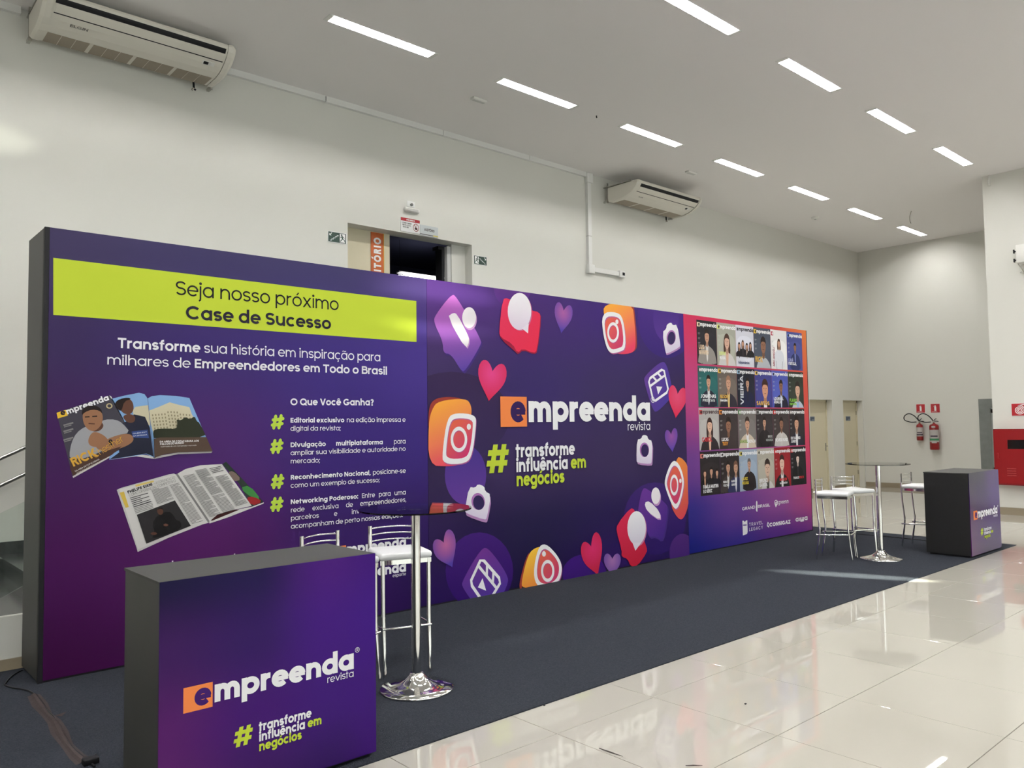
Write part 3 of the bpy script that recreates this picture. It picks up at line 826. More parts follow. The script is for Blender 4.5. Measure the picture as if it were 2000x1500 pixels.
# ------------------------------------------------------------------ two cream doors at the far end of the long wall
def far_door(name, a, b, hinge_right, dx):
    d = struct(empty(name, (0, YW, 0)))
    MB().box((a, .13, 0), (a + .05, .20, 2.1), DOORP).box((b - .05, .13, 0), (b, .20, 2.1), DOORP).box((a, .13, 2.05), (b, .20, 2.1), DOORP).build('frame', d)
    lf = MB().box((a + .052, .145, .012), (b - .052, .185, 2.048), DOORP).build('door_leaf', d)
    if hinge_right:
        for z in (.35, 1.05, 1.80): MB().box((b - .062, .125, z - .05), (b - .045, .15, z + .05), STEEL).build('hinge', lf)
    else:
        h = MB().box((b - .125, .135, .92), (b - .085, .147, 1.10), STEEL).build('lock_plate', lf)
        MB().tube([(b - .105, .14, 1.03), (b - .105, .095, 1.03), (b - .20, .09, 1.03)], .01, STEEL, 8).build('handle', lf)
    pl = MB().box((dx, .138, 1.61), (dx + .22, .146, 1.72), pmat('plate_grey_blue', rgb(120, 130, 142), .4)).build('name_plate', lf)
    MB().box((dx + .01, .136, 1.63), (dx + .09, .139, 1.70), pmat('plate_blue', rgb(74, 84, 104), .4)).box((dx + .10, .136, 1.655), (dx + .2, .139, 1.70), pmat('plate_blue', rgb(74, 84, 104), .4)).build('plate_print', pl)
    return d
far_door('door_2', 16.85, 17.90, False, 17.10)
far_door('door_3', 18.44, 19.44, True, 18.86)

# ------------------------------------------------------------------ stone-framed opening on the end wall
STONE = pmat('grey_stone', rgb(120, 124, 122), .35, noise=(9, .2))
mb = MB().box((XB - .01, 6.10, 0), (XB + .2, 6.33, 2.05), STONE).box((XB - .01, 4.4, 1.86), (XB + .2, 6.10, 2.05), STONE)
struct(mb.build('trim_1'))
g = struct(empty('door_4', (XB + .08, 5.2, 0)))
MB().box((0, 0, .02), (.01, .885, 1.84), GLASS).build('glass_pane', g)
for z in (.46, 1.74): MB().box((-.02, .82, z), (.03, .90, z + .08), BLACK).build('clamp', g)

# ------------------------------------------------------------------ fire extinguishers and their signs
def extinguisher(y, z0, h, r, label, band):
    root = empty('fire_extinguisher', (XB - .03 - r, y, z0))
    MB().lathe([(0, 0), (r * .92, 0), (r, .02), (r, h - .05), (r * .85, h - .015), (r * .45, h), (.02, h + .02)], RED, n=24).build('cylinder', root)
    MB().lathe([(r * .0, 0), (.022, 0), (.02, .06), (.012, .07)], STEEL, c=(0, 0, h + .01), n=12).build('valve', root)
    MB().tube([(0, 0, h + .07), (0, -.10, h + .06)], .008, BLACK, 8).tube([(0, 0, h + .085), (-.01, -.06, h + .13)], .008, BLACK, 8).build('lever', root)
    s = 1.12
    MB().tube(smooth_path([(0, .01, h + .07), (-.02, .09 * s, h + .17 * s), (-.02, .2 * s, h + .22 * s), (-.02, .29 * s, h + .17 * s), (-.02, .29 * s, h + .09 * s), (-.02, .18 * s, h + .05), (-.02, .06, h + .05)]), .011, BLACK, 8).build('hose', root)
    lb = MB(); n = 16
    def wrap(z0, z1, a0, a1, mat, d):
        vs = []
        for i in range(n + 1):
            a = math.radians(a0 + (a1 - a0) * i / n)
            for z in (z0, z1): vs.append(((r + d) * math.cos(a), (r + d) * math.sin(a), z))
        lb.add(vs, [(2 * i, 2 * i + 2, 2 * i + 3, 2 * i + 1) for i in range(n)], mat, True)
    wrap(h * band[0], h * band[1], 120, 268, pmat('label_pale', rgb(186, 180, 178), .5), .001)
    wrap(h * (band[0] + .06), h * (band[0] + .14), 135, 255, pmat('label_ink', rgb(64, 50, 66), .5), .002)
    wrap(h * (band[0] + .20), h * (band[0] + .26), 150, 240, pmat('label_ink', rgb(64, 50, 66), .5), .002)
    if band[2]:
        wrap(h * .36, h * .44, 130, 262, pmat('label_green', rgb(52, 128, 84), .5), .003); wrap(h * .86, h * .93, 170, 215, pmat('label_pale', rgb(186, 180, 178), .5), .002)
        wrap(h * .26, h * .33, 165, 225, pmat('label_pale', rgb(186, 180, 178), .5), .003)
    lb.build('label', root)
    MB().box((r * .9, -.03, h * .75), (r + .03, .03, h * .8), STEEL).build('bracket', root)
    tag(root, label, 'fire extinguisher', 'fire extinguishers on the end wall')
extinguisher(7.56, 1.13, .38, .072, 'shorter red fire extinguisher with black hose on the end wall', (.25, .80, False))
extinguisher(7.235, .92, .585, .10, 'taller red fire extinguisher with green band on the end wall', (.30, .78, True))
def red_sign(x, y1, z0, w, h, label, spiral):
    """square red sign on a wall facing -x; y1 = left edge as seen from the room"""
    s = empty('fire_sign', (x - .006, y1, z0), -math.pi / 2)
    MB().box((-.006, 0, -.006), (w + .006, .006, h + .006), SIGNW).build('border', s)
    MB().box((0, -.002, 0), (w, .002, h), REDSIGN).build('face', s)
    k = Ink(base=.0026)
    if spiral:
        pts = []
        for i in range(70):
            a = i * .30; rr = h * (.03 + .36 * i / 69); pts.append((w * .56 + rr * math.cos(a) * 1.05, h * .46 + rr * math.sin(a)))
        pts.append((w * .92, pts[-1][1] + .02))
        k.line(pts, h * .06, SIGNW)
    else:
        k.poly([(.40 * w, .2 * h), (.62 * w, .2 * h), (.62 * w, .66 * h), (.57 * w, .74 * h), (.45 * w, .74 * h), (.40 * w, .66 * h)], SIGNW)
        k.poly([(.34 * w, .70 * h), (.44 * w, .76 * h), (.58 * w, .76 * h), (.58 * w, .84 * h), (.46 * w, .82 * h), (.33 * w, .75 * h)], SIGNW)
        k.line([(.1 * w, .09 * h), (.7 * w, .09 * h)], .006, SIGNW)
    k.build('pictogram', s); tag(s, label, 'sign')
red_sign(XB, 7.655, 1.775, .19, .195, 'red extinguisher sign above the shorter fire extinguisher', False)
red_sign(XB, 7.335, 1.77, .195, .20, 'red extinguisher sign above the taller fire extinguisher', False)
red_sign(XP, 4.41, 1.655, .21, .20, 'red sign with a white hose spiral above the hose cabinet', True)

# ------------------------------------------------------------------ hose cabinet on the right wall
cb = empty('hose_cabinet', (XP, 4.655, .505), -math.pi / 2); CW, CH = .90, .93
fr = MB().box((0, -.17, 0), (CW, 0, .02), RED).box((0, -.17, CH - .02), (CW, 0, CH), RED).box((0, -.17, 0), (.02, 0, CH), RED).box((CW - .02, -.17, 0), (CW, 0, CH), RED).box((0, -.02, 0), (CW, 0, CH), RED)
fr.build('cabinet_box', cb)
dr = MB()
wx0, wx1, wz0, wz1 = .21, .62, .60, .75
for a, b in (((.022, -.185, .022), (wx0, -.165, CH - .022)), ((wx1, -.185, .022), (CW - .022, -.165, CH - .022)), ((wx0, -.185, .022), (wx1, -.165, wz0)), ((wx0, -.185, wz1), (wx1, -.165, CH - .022))): dr.box(a, b, RED)
dr = dr.build('cabinet_door', cb)
MB().box((wx0, -.172, wz0), (wx1, -.168, wz1), pmat('smoked_glass', (.006, .004, .004, 1), .1)).build('window_pane', dr)
VENT = pmat('vent_edge_red', (.40, .06, .06, 1), .35)
for xx in (.19, .55):
    for i in range(4): MB().box((xx, -.190, .155 + i * .038), (xx + .13, -.184, .166 + i * .038), VENT).build('vent_slat', dr)
MB().rbox((.055, -.20, .44), (.075, -.183, .53), .004, RED, 1).box((.06, -.203, .43), (.085, -.195, .445), RED).build('latch', dr)
tag(cb, 'red metal fire hose cabinet on the right wall behind the far counter', 'cabinet')
# speaker box high on the right wall
sp = empty('wall_speaker', (XP, 4.16, 4.16), -math.pi / 2)
MB().rbox((0, -.30, 0), (.36, -.06, .30), .01, WHITEP, 2).build('case', sp)
for z in (.07, .22): MB().box((-.07, -.16, z - .012), (.02, -.14, z + .012), BLACK).box((-.075, -.17, z - .03), (-.06, -.13, z + .03), BLACK).build('bracket_knob', sp)
MB().box((-.02, -.08, .0), (.02, 0, .28), WHITEP).box((.0, -.15, -.14), (.02, -.0, -.12), WHITEP).tube([(.0, -.2, .0), (.05, -.01, -.16)], .008, STEEL, 6).build('bracket', sp)
tag(sp, 'white speaker box on a wall bracket at the right edge', 'speaker')
hk = empty('wall_hook', (XP, 4.60, 5.60), -math.pi / 2)
MB().box((0, -.02, .0), (.03, 0, .19), WHITEP).build('plate', hk)
MB().tube([(.015, -.02, .17), (.015, -.10, .06), (.03, -.10, 0)], .009, WHITEP, 6).build('arm', hk)
tag(hk, 'small white hook bracket at the top corner of the right wall', 'hook')

# ------------------------------------------------------------------ stairs behind the left end of the booth
YS0 = 6.40
stc = struct(empty('trim_2', (0, 0, 0)))
RISE, TREAD, XST = .155, .32, 1.40
fl = MB(); prof = [(-1.2, .10)]
MB().box((-1.4, YS0, 0), (9.4, YS0 + .05, .36), WALL).box((-1.4, YS0 - .012, 0), (9.4, YS0, .075), SKIRT).build('stair_flank', stc)
for k in range(1, 14):
    xa = XST + (k - 3) * TREAD
    xb = xa + TREAD + .02 if k < 13 else 9.4
    stp = MB().box((xa, YS0 + .05, -.004), (xb, YW - .002, k * RISE - .03), GRANITE)
    stp.box((xa - .02, YS0 + .05, k * RISE - .03), (xb, YW - .002, k * RISE), GRANITE)
    stp.build('step', stc)
    MB().box((xa, YW - .018, k * RISE), (xb, YW - .003, k * RISE + .11), GRANITE).build('skirting', stc)
hr = empty('stair_handrail', (0, YW - .07, 0))
for z0 in (1.41, 1.155):
    sl = RISE / TREAD
    MB().tube([(-.6, 0, z0 - 2.08 * sl), (4.4, 0, z0 + 2.92 * sl)], .02, STEEL, 10).build('rail', hr)
for x in (-.3, 1.9, 3.2): MB().box((x - .015, 0, 1.155 + (x - 1.48) * sl - .03), (x + .015, .068, 1.155 + (x - 1.48) * sl - .005), STEEL).box((x - .015, 0, 1.41 + (x - 1.48) * sl - .03), (x + .015, .068, 1.41 + (x - 1.48) * sl - .005), STEEL).build('bracket', hr)
tag(hr, 'double steel handrail rising along the wall behind the booth', 'handrail')
gp = empty('glass_balustrade', (0, YS0 + .07, 0))
vs = []
for yy in (0, .012):
    vs += [(-.9, yy, .02), (.95, yy, .43), (3.9, yy, 1.93), (3.9, yy, 2.45), (.95, yy, 1.02), (-.9, yy, .16)]
MB().add(vs, [(0, 1, 2, 3, 4, 5)[::-1], (6, 7, 8, 9, 10, 11)] + [(i, (i + 1) % 6, 6 + (i + 1) % 6, 6 + i) for i in range(6)], GLASS).build('glass_pane', gp)
tag(gp, 'clear glass balustrade pane beside the stairs at the left edge', 'balustrade')

# ================================================================== THE BOOTH
YF, YBK, HB = 5.883, 6.375, 2.95
XA, XS1, XS2, XE = 1.150, 4.208, 8.079, 11.105
WHITE = ink(240, 240, 243); LIME = ink(190, 208, 62); LOGO_OR = ink(236, 134, 74); NIGHT = ink(34, 24, 62)
BLK = ink(30, 26, 34)
def logo(k, u, v, s, sub='revista', dark=None, reg=True, wt=.18, box=None, col=None, gap=True):
    """wordmark: square with the e, the other letters, the small word under them; (u,v) = box corner, s = scale"""
    W_ = col or WHITE
    if box is not False:
        k.layer(); k.raw([(u, v), (u + .350 * s, v), (u + .350 * s, v + .298 * s), (u, v + .298 * s)], box or LOGO_OR)
    e = .213 * s / text_width('e', wt); k.letters('e', wt, (u + .124 * s, v + .045 * s), e, .375 * s, dark or NIGHT)
    t = 'mpreenda'; sx = 1.955 * s / text_width(t, wt, -.02); k.letters(t, wt, (u + .358 * s, v + .045 * s), sx, .385 * s, W_, track=-.02)
    if sub:
        sx = .413 * s / text_width(sub, .085) if sub == 'revista' else .46 * s / text_width(sub, .085)
        k.letters(sub, .085, (u + (2.307 if sub == 'revista' else 2.305) * s - sx * text_width(sub, .085), v - .061 * s), sx, .128 * s, W_)
    if reg:
        k.layer()
        cx, cz, rr = u + 2.362 * s, v + .29 * s, .036 * s
        n = 20; o = [(cx + rr * math.cos(2 * math.pi * i / n), cz + rr * math.sin(2 * math.pi * i / n)) for i in range(n)]
        inn = [(cx + (a - cx) * .84, cz + (b - cz) * .84) for a, b in o]
        for i in range(n): k.raw([o[i], o[(i + 1) % n], inn[(i + 1) % n], inn[i]], W_)
        k.letters('R', .11, (cx - .017 * s, cz - .022 * s), .058 * s, .062 * s, W_)
def tagline(k, u, v, s):
    """hash sign and three short lines; (u,v) = start of the first baseline"""
    h = .27 * s
    def q(x, z): return (u + (-.385 + x) * s, v + (-.137 + z) * s)
    for x in (.075, .185):
        k.layer(); k.raw([q(x - .03, 0), q(x + .03, 0), q(x + .085, .273), q(x + .025, .273)], LIME)
    for z in (.065, .165):
        k.layer(); k.raw([q(.0 + z * .18, z), q(.26 + z * .18, z), q(.26 + z * .18 + .01, z + .055), q(.01 + z * .18, z + .055)], LIME)
    for t, x0, x1, dz, c in (('transforme', 0, .845, 0, WHITE), ('influência', .004, .737, -.145, WHITE), ('em', .776, 1.015, -.145, LIME), ('negócios', .004, .682, -.283, LIME)):
        k.letters(t, .165, (u + x0 * s, v + dz * s), (x1 - x0) * s / text_width(t, .165, -.012), .185 * s, c, track=-.012)

bd = empty('booth_backdrop', (0, YF, .007))
MB().box((XA, .02, .012), (XE - .012, YBK - YF, HB - .004), DARKSIDE).build('backing_box', bd)
MB().box((XA, -.002, .0), (XA + .028, .03, HB), BLACK).build('edge_trim', bd)
MB().box((XE - .014, -.001, .0), (XE, YBK - YF, HB), BLACK).build('edge_trim', bd)
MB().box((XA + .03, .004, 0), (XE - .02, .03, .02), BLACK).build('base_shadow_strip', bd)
tag(bd, 'long purple printed exhibition backdrop standing on the carpet', 'backdrop')
def panel(x0, x1, mat, lab):
    o = MB().box((0, 0, .014), (x1 - x0 - .003, .02, HB), mat).build('printed_panel', bd, (x0 + .0015, 0, 0))
    o['label'] = lab
    return o

# ---------------------------------------------------------------- panel 1
W1 = XS1 - XA - .028
p1mat = gridmat('panel_print_offer', [0, W1 * .35, W1 * .7, W1], [0, .75, 1.5, 2.2, 2.95],
    [[(60, 5, 64), (72, 13, 84), (48, 12, 88), (34, 8, 74)],
     [(70, 16, 82), (84, 26, 100), (52, 24, 100), (44, 20, 92)],
     [(62, 24, 84), (74, 36, 108), (56, 34, 118), (58, 38, 124)],
     [(52, 36, 84), (58, 40, 110), (62, 44, 128), (70, 50, 140)],
     [(62, 54, 92), (60, 54, 98), (62, 56, 104), (78, 58, 126)]])
pn1 = panel(XA + .028, XS1, p1mat, 'left panel: dark purple print with a lime headline banner')
def P1(x, y): q = at_y(x, y, YF); return (q.x - XA - .0295, q.z - .007)
def inkon(to, w, d=None):
    k = Ink((w - .003, HB)); k.to = to
    if d: k.d = d
    return k
k = inkon(P1, W1)
k.poly([(104, 503.5), (813, 588), (813.5, 668), (104, 615)], ink(194, 212, 62)); k.build('banner', pn1)
k = inkon(P1, W1); k.d = .0016
k.text('Seja nosso próximo', (342, 575.5), (662, 606.5), 27.5, .084, BLK)
k.text('Case de Sucesso', (362, 622.8), (647, 643.5), 26, .14, ink(36, 32, 48)); k.build('headline_lettering', pn1)
k = inkon(P1, W1)
k.text('Transforme', (229, 679.3), (391.5, 688.8), 20, .14, WHITE)
k.text('sua história em inspiração para', (398, 689), (743.5, 706), 19, .085, WHITE)
k.text('milhares de', (208, 711.8), (372.5, 718.5), 19, .085, WHITE)
k.text('Empreendedores em Todo o Brasil', (379, 718.6), (756.5, 732), 17.7, .13, WHITE); k.build('subtitle_lettering', pn1)
k = inkon(P1, W1)
def z7(x, y): return (500 + .22 * x, 750 + .22 * y)
def tx(t, x0, x1, y0, y1, cap, w): k.text(t, z7(x0, y0), z7(x1, y1), cap, w, WHITE)
tx('O Que Você Ganha?', 304, 1046, 188, 190, 13.2, .15)
def base(x, yl, yr): return yl + (yr - yl) * (x - 305) / (1327 - 305)
def words(yl, yr, items, cap):
    for t, x0, x1, w in items: tx(t, x0, x1, base(x0, yl, yr), base(x1, yl, yr), cap, w)
bw, rw = .155, .092
words(343, 336, [('Editorial exclusivo', 304, 784, bw), ('na edição impressa e', 803, 1328, rw)], 9.2)
words(416, 406, [('digital da revista;', 304, 752, rw)], 9.2)
words(561, 528, [('Divulgação', 304, 619, bw), ('multiplataforma', 708, 1126, bw), ('para', 1221, 1328, rw)], 9.1)
words(633, 592, [('ampliar sua visibilidade e autoridade no', 304, 1328, rw)], 9.1)
words(705, 672, [('mercado;', 304, 567, rw)], 9.1)
words(850, 788, [('Reconhecimento Nacional,', 304, 1017, bw), ('posicione-se', 1034, 1328, rw)], 9.1)
words(922, 855, [('como um exemplo de sucesso;', 304, 1096, rw)], 9.1)
words(1067, 980, [('Networking Poderoso:', 304, 906, bw), ('Entre', 936, 1054, rw), ('para', 1086, 1194, rw), ('uma', 1224, 1328, rw)], 9.1)
words(1140, 1045, [('rede', 304, 429, rw), ('exclusiva', 496, 731, rw), ('de', 794, 858, rw), ('empreendedores,', 919, 1331, rw)], 9.1)
words(1212, 1104, [('parceiros', 304, 556, rw), ('e', 687, 719, rw), ('investidores', 845, 1131, rw), ('que', 1244, 1328, rw)], 9.1)
words(1285, 1177, [('acompanham de perto nossas edições.', 304, 1300, rw)], 9.1)
k.build('body_lettering', pn1)
for (x0, y0) in ((135, 273), (128, 490), (135, 803), (128, 1005)):
    k = inkon(P1, W1); c = ink(186, 216, 76)
    for a, b in (((40, 12), (22, 118)), ((88, 8), (68, 116)), ((16, 46), (104, 34)), ((8, 92), (96, 78))):
        pts = [z7(x0 + a[0] + (b[0] - a[0]) * t, y0 + a[1] + (b[1] - a[1]) * t + (3 if t == .5 else 0)) for t in (0, .5, 1)]
        k.line(pts, .026, c)
        for e in (pts[0], pts[-1]): k.ellipse(e[0], e[1], 2.7, 3.0, c, n=12)
    k.build('hash_mark', pn1)
k = inkon(P1, W1); a = P1(793, 1067.7); s_ = .70 / 2.311
logo(k, a[0] - 2.307 * s_, a[1] - .045 * s_, s_); k.build('logo', pn1)
k = inkon(P1, W1); a = P1(793, 1116); logo(k, a[0] - 2.307 * s_, a[1] - .045 * s_, s_, sub='esporte', reg=False); k.build('logo', pn1)
for px, py in ((458, 1081.5), (337, 1095.5)):
    k = inkon(P1, W1); a = P1(px, py); s2_ = .31 / 2.31; logo(k, a[0] - 2.02 * s2_, a[1] - .325 * s2_, s2_, reg=False, box=False, dark=WHITE); k.build('logo', pn1)

# magazines printed on panel 1
def z6(x, y): return P1(60 + .24 * x, 730 + .24 * y)
def quad(q, s, t):
    a = [q[0][i] + (q[1][i] - q[0][i]) * s for i in (0, 1)]; b = [q[3][i] + (q[2][i] - q[3][i]) * s for i in (0, 1)]
    return (a[0] + (b[0] - a[0]) * t, a[1] + (b[1] - a[1]) * t)
def on_quad(k, q):
    old = k.to; k.to = lambda s, t: old(*quad(q, s, t)); return old
random.seed(4)
def columns(k, q, x0, x1, y0, y1, n, mat, th=.0038):
    old = on_quad(k, q); k.layer()
    for i in range(n):
        t = y0 + (y1 - y0) * i / max(n - 1, 1); e = x1 if random.random() > .12 else x0 + (x1 - x0) * random.uniform(.4, .8)
        for pl in _strip([k.to(x0, t), k.to(e, t)], th): k.raw(pl, mat)
    k.to = old
SKIN = ink(150, 108, 82); SKIN_D = ink(92, 62, 50); HAIR = ink(34, 26, 26); SHIRT = ink(158, 158, 164); NAVYC = ink(34, 36, 52)
SKY = ink(132, 172, 220); STONEC = ink(208, 200, 172); TREE = ink(44, 48, 36); PAPER = ink(214, 212, 210); INKG = ink(128, 126, 126); BROWN = ink(82, 66, 56)
# open spread behind
k = inkon(z6, W1)
k.poly([(640, 700), (700, 640), (985, 668), (1005, 688), (1040, 668), (1200, 640), (1478, 632), (1470, 645), (1200, 654), (1010, 692), (985, 690), (860, 672)], PAPER)
k.poly([(655, 205), (760, 178), (880, 155), (925, 165), (950, 200), (1000, 680), (940, 655), (640, 700)], SKY)
k.poly([(830, 300), (850, 270), (955, 255), (972, 420), (850, 420)], STONEC)
k.poly([(700, 470), (720, 410), (800, 380), (840, 330), (930, 350), (970, 440), (998, 672), (940, 650), (640, 698), (720, 640)], NAVYC)
k.poly([(690, 240), (720, 210), (790, 195), (830, 225), (840, 290), (815, 330), (770, 330), (735, 305)], SKIN_D, 2)
k.poly([(684, 262), (690, 228), (725, 205), (790, 192), (820, 205), (760, 225), (740, 300), (720, 300)], HAIR, 1)
k.poly([(745, 345), (800, 322), (850, 345), (850, 385), (815, 405), (770, 385)], SKIN_D, 2)
k.poly([(820, 470), (950, 455), (962, 525), (830, 520)], ink(52, 72, 128))
k.text('QUEM EST', (830, 492), (945, 478), 9, .1, WHITE); k.text('NA ESTRADA', (832, 512), (948, 500), 9, .1, WHITE)
k.poly([(952, 200), (985, 182), (1050, 174), (1180, 180), (1290, 197), (1475, 632), (1320, 634), (1180, 640), (1080, 655), (1003, 684)], SKY)
k.poly([(962, 300), (1040, 270), (1130, 232), (1200, 252), (1290, 272), (1310, 330), (1390, 450), (1000, 500), (975, 400)], STONEC)
WIN = ink(150, 140, 116)
for r_ in range(6):
    for c_ in range(13):
        x = 985 + c_ * 25 + r_ * 4; y = 318 + r_ * 27 - (14 if 4 < c_ < 9 else 0) + abs(c_ - 6) * 2
        if y < 470: k.poly([(x, y), (x + 11, y), (x + 12, y + 15), (x + 1, y + 15)], WIN)
k.poly([(990, 470), (1010, 450), (1100, 445), (1180, 450), (1190, 400), (1180, 370), (1220, 380), (1250, 350), (1290, 370), (1330, 345), (1345, 385), (1370, 400), (1432, 530), (1000, 540)], TREE, 1)
k.poly([(998, 530), (1050, 518), (1425, 515), (1475, 632), (1320, 634), (1180, 640), (1080, 655), (1003, 684)], BROWN)
k.text('DA AREIA DE COPACABANA AOS', (1045, 560), (1365, 553), 15, .15, WHITE); k.text('PALCOS DO MUNDO', (1048, 580), (1242, 570), 15, .15, WHITE)
k.text('a jornada de um campeador marcado', (1052, 598), (1345, 586), 10, .09, PAPER)
k.build('open_magazine_print', pn1)
# closed magazine in front
k = inkon(z6, W1)
q = [(210, 315), (640, 175), (850, 550), (340, 845)]
k.poly([(340, 832), (850, 548), (853, 560), (600, 706), (345, 848)], PAPER); k.poly([(640, 175), (655, 185), (852, 552), (846, 556)], PAPER)
k.poly([(210, 315), (640, 178), (848, 548), (340, 835)], ink(66, 64, 74))
k.poly([(210, 318), (285, 294), (303, 340), (220, 364)], ink(228, 186, 58))
k.text('e', (248, 342), (290, 328), 44, .17, BLK); k.text('mpreenda', (296, 332), (642, 212), 46, .17, WHITE)
k.poly([(312, 668), (330, 560), (372, 480), (440, 430), (560, 400), (600, 372), (690, 372), (745, 400), (812, 480), (700, 500), (640, 600), (450, 690), (330, 690)], SHIRT, 1)
k.poly([(700, 498), (815, 484), (846, 545), (760, 600), (600, 640), (520, 600), (560, 560)], SKIN, 2)
k.poly([(470, 400), (560, 380), (600, 420), (560, 470), (490, 470)], SKIN_D, 2)
k.poly([(418, 330), (450, 280), (520, 265), (568, 295), (590, 350), (575, 420), (520, 470), (470, 460), (430, 410)], SKIN, 2)
k.poly([(415, 340), (418, 290), (455, 262), (530, 258), (572, 285), (585, 330), (560, 300), (500, 290), (440, 312)], HAIR, 1)
k.line([(440, 352), (478, 350)], .008, HAIR); k.line([(500, 348), (540, 345)], .008, HAIR); k.line([(470, 405), (520, 408)], .007, SKIN_D)
k.poly([(462, 540), (500, 470), (560, 480), (620, 520), (640, 570), (560, 600), (480, 590)], SKIN, 2)
k.poly([(628, 540), (660, 530), (670, 575), (640, 590)], BLK, 1)
k.poly([(320, 770), (330, 690), (450, 690), (640, 620), (740, 590), (660, 660), (345, 830)], ink(74, 52, 44))
GOLD = ink(214, 164, 66)
k.text('RICK', (345, 758), (552, 664), 74, .16, GOLD); k.text('Chesther', (520, 690), (760, 545), 55, .06, GOLD)
k.text('DA AREIA DE COPACABANA', (362, 800), (560, 700), 12, .12, PAPER); k.text('AOS PALCOS DO MUNDO', (372, 815), (600, 700), 9, .1, PAPER)
k.ering(638, 262, 26, 22, .6, ink(196, 180, 140)); 
for yy in (420, 470, 540): k.line([(265, yy), (345, yy - 22)], .010, INKG); k.line([(270, yy + 14), (330, yy - 3)], .006, INKG)
k.build('magazine_cover_print', pn1)
# second open magazine
k = inkon(z6, W1)
k.poly([(1560, 735), (1590, 716), (1895, 1042), (1795, 1082), (1700, 900)], ink(40, 52, 46)); k.poly([(1600, 800), (1650, 790), (1715, 860), (1650, 880)], ink(120, 104, 96), 1)
k.poly([(1700, 930), (1780, 905), (1880, 1030), (1800, 1010)], ink(62, 128, 66), 1); k.poly([(1750, 1005), (1820, 1000), (1890, 1042), (1798, 1076)], ink(150, 40, 44), 1)
k.poly([(1450, 1205), (1480, 1160), (1600, 1120), (1800, 1082), (1896, 1046), (1895, 1056), (1600, 1170), (1455, 1218)], PAPER)
k.poly([(1455, 1195), (1490, 1140), (1600, 1110), (1700, 1105), (1480, 1195)], ink(58, 26, 26))
k.poly([(700, 945), (730, 930), (1120, 820), (1165, 812), (1185, 825), (1450, 1212), (1400, 1225), (1120, 1335), (870, 1450), (862, 1420)], ink(198, 196, 196))
lq = [(722, 940), (1178, 818), (1440, 1208), (872, 1428)]
k.poly(lq, PAPER)
k.poly([(1190, 815), (1260, 775), (1380, 745), (1555, 735), (1798, 1075), (1640, 1110), (1520, 1145), (1450, 1205)], PAPER)
rq = [(1215, 815), (1548, 745), (1790, 1070), (1448, 1180)]
k.poly([(1180, 818), (1195, 812), (1456, 1200), (1442, 1210)], INKG)
k.poly([(722, 968), (758, 958), (798, 1084), (772, 1092)], ink(214, 184, 82)); k.poly([(850, 905), (1000, 868), (1002, 880), (855, 920)], ink(222, 196, 110))
k.text('PHELIPE SIANI', (790, 976), (992, 908), 24, .17, BLK); k.text('— A COMUNICAÇÃO', (1000, 905), (1176, 850), 20, .07, INKG); k.text('COMO DIFERENCIAL COMPETITIVO', (800, 1000), (1182, 878), 22, .08, INKG)
columns(k, [(800, 1010), (960, 965), (985, 1035), (830, 1085)], .03, .95, .05, 1, 6, BLK, .0045)
columns(k, [(830, 1085), (995, 1035), (1005, 1085), (845, 1135)], .03, .95, .05, 1, 5, INKG)
columns(k, [(970, 945), (1115, 905), (1175, 1025), (1025, 1075)], .05, .95, .05, .9, 14, INKG)
columns(k, [(1120, 905), (1210, 880), (1420, 1205), (1310, 1235)], .06, .9, .02, .96, 36, INKG)
k.poly([(862, 1147), (1172, 1030), (1302, 1237), (940, 1382)], ink(44, 42, 44))
k.poly([(985, 1220), (1030, 1150), (1120, 1115), (1160, 1150), (1180, 1190), (1220, 1200), (1225, 1260), (1100, 1310), (980, 1345), (1010, 1290)], ink(24, 22, 24), 1)
k.ellipse(1052, 1118, 24, 30, SKIN_D, -15); k.poly([(1028, 1108), (1040, 1088), (1068, 1088), (1078, 1108), (1055, 1098)], HAIR); k.ellipse(1000, 1300, 26, 11, SKIN_D); k.ellipse(1098, 1230, 20, 11, SKIN_D)
columns(k, rq, .03, .30, .06, .97, 40, INKG); columns(k, rq, .36, .64, .0, .55, 26, INKG); columns(k, rq, .36, .64, .60, .97, 15, INKG); columns(k, rq, .70, .97, .02, .12, 4, BLK); columns(k, rq, .70, .97, .22, .92, 30, INKG)
k.build('open_magazine_print', pn1)

# ---------------------------------------------------------------- panel 2
W2 = XS2 - XS1
p2mat = gridmat('panel_print_social', [0, W2 * .33, W2 * .66, W2], [0, .6, 1.2, 2.0, 2.95],
    [[(36, 10, 84), (22, 12, 58), (40, 14, 92), (28, 12, 78)],
     [(38, 20, 74), (28, 20, 66), (34, 20, 78), (38, 24, 78)],
     [(46, 32, 74), (56, 40, 88), (54, 40, 84), (48, 32, 80)],
     [(58, 44, 92), (52, 36, 100), (54, 40, 92), (46, 30, 78)],
     [(90, 50, 136), (66, 36, 110), (58, 30, 114), (52, 30, 112)]])
pn2 = panel(XS1, XS2, p2mat, 'middle panel: dark violet print with social media icons around a logo')
def P2(x, y): q = at_y(x, y, YF); return (q.x - XS1 - .0015, q.z - .007)
def zA(x, y): return P2(820 + .27 * x, 540 + .27 * y)
def zB(x, y): return P2(820 + .27 * x, 840 + .27 * y)
GN = [0]
def gm(to, c0, c1, p0, p1): GN[0] += 1; return gradmat('print_blend_%d' % GN[0], c0, c1, to(*p0), to(*p1))
def rm(to, c0, c1, p0, p1):
    GN[0] += 1; a = to(*p0); b = to(*p1); return gradmat('print_glow_%d' % GN[0], c0, c1, a, math.hypot(b[0] - a[0], b[1] - a[1]), True)
def art(name, to): k = inkon(to, W2); k.layers0 = k.d; return k
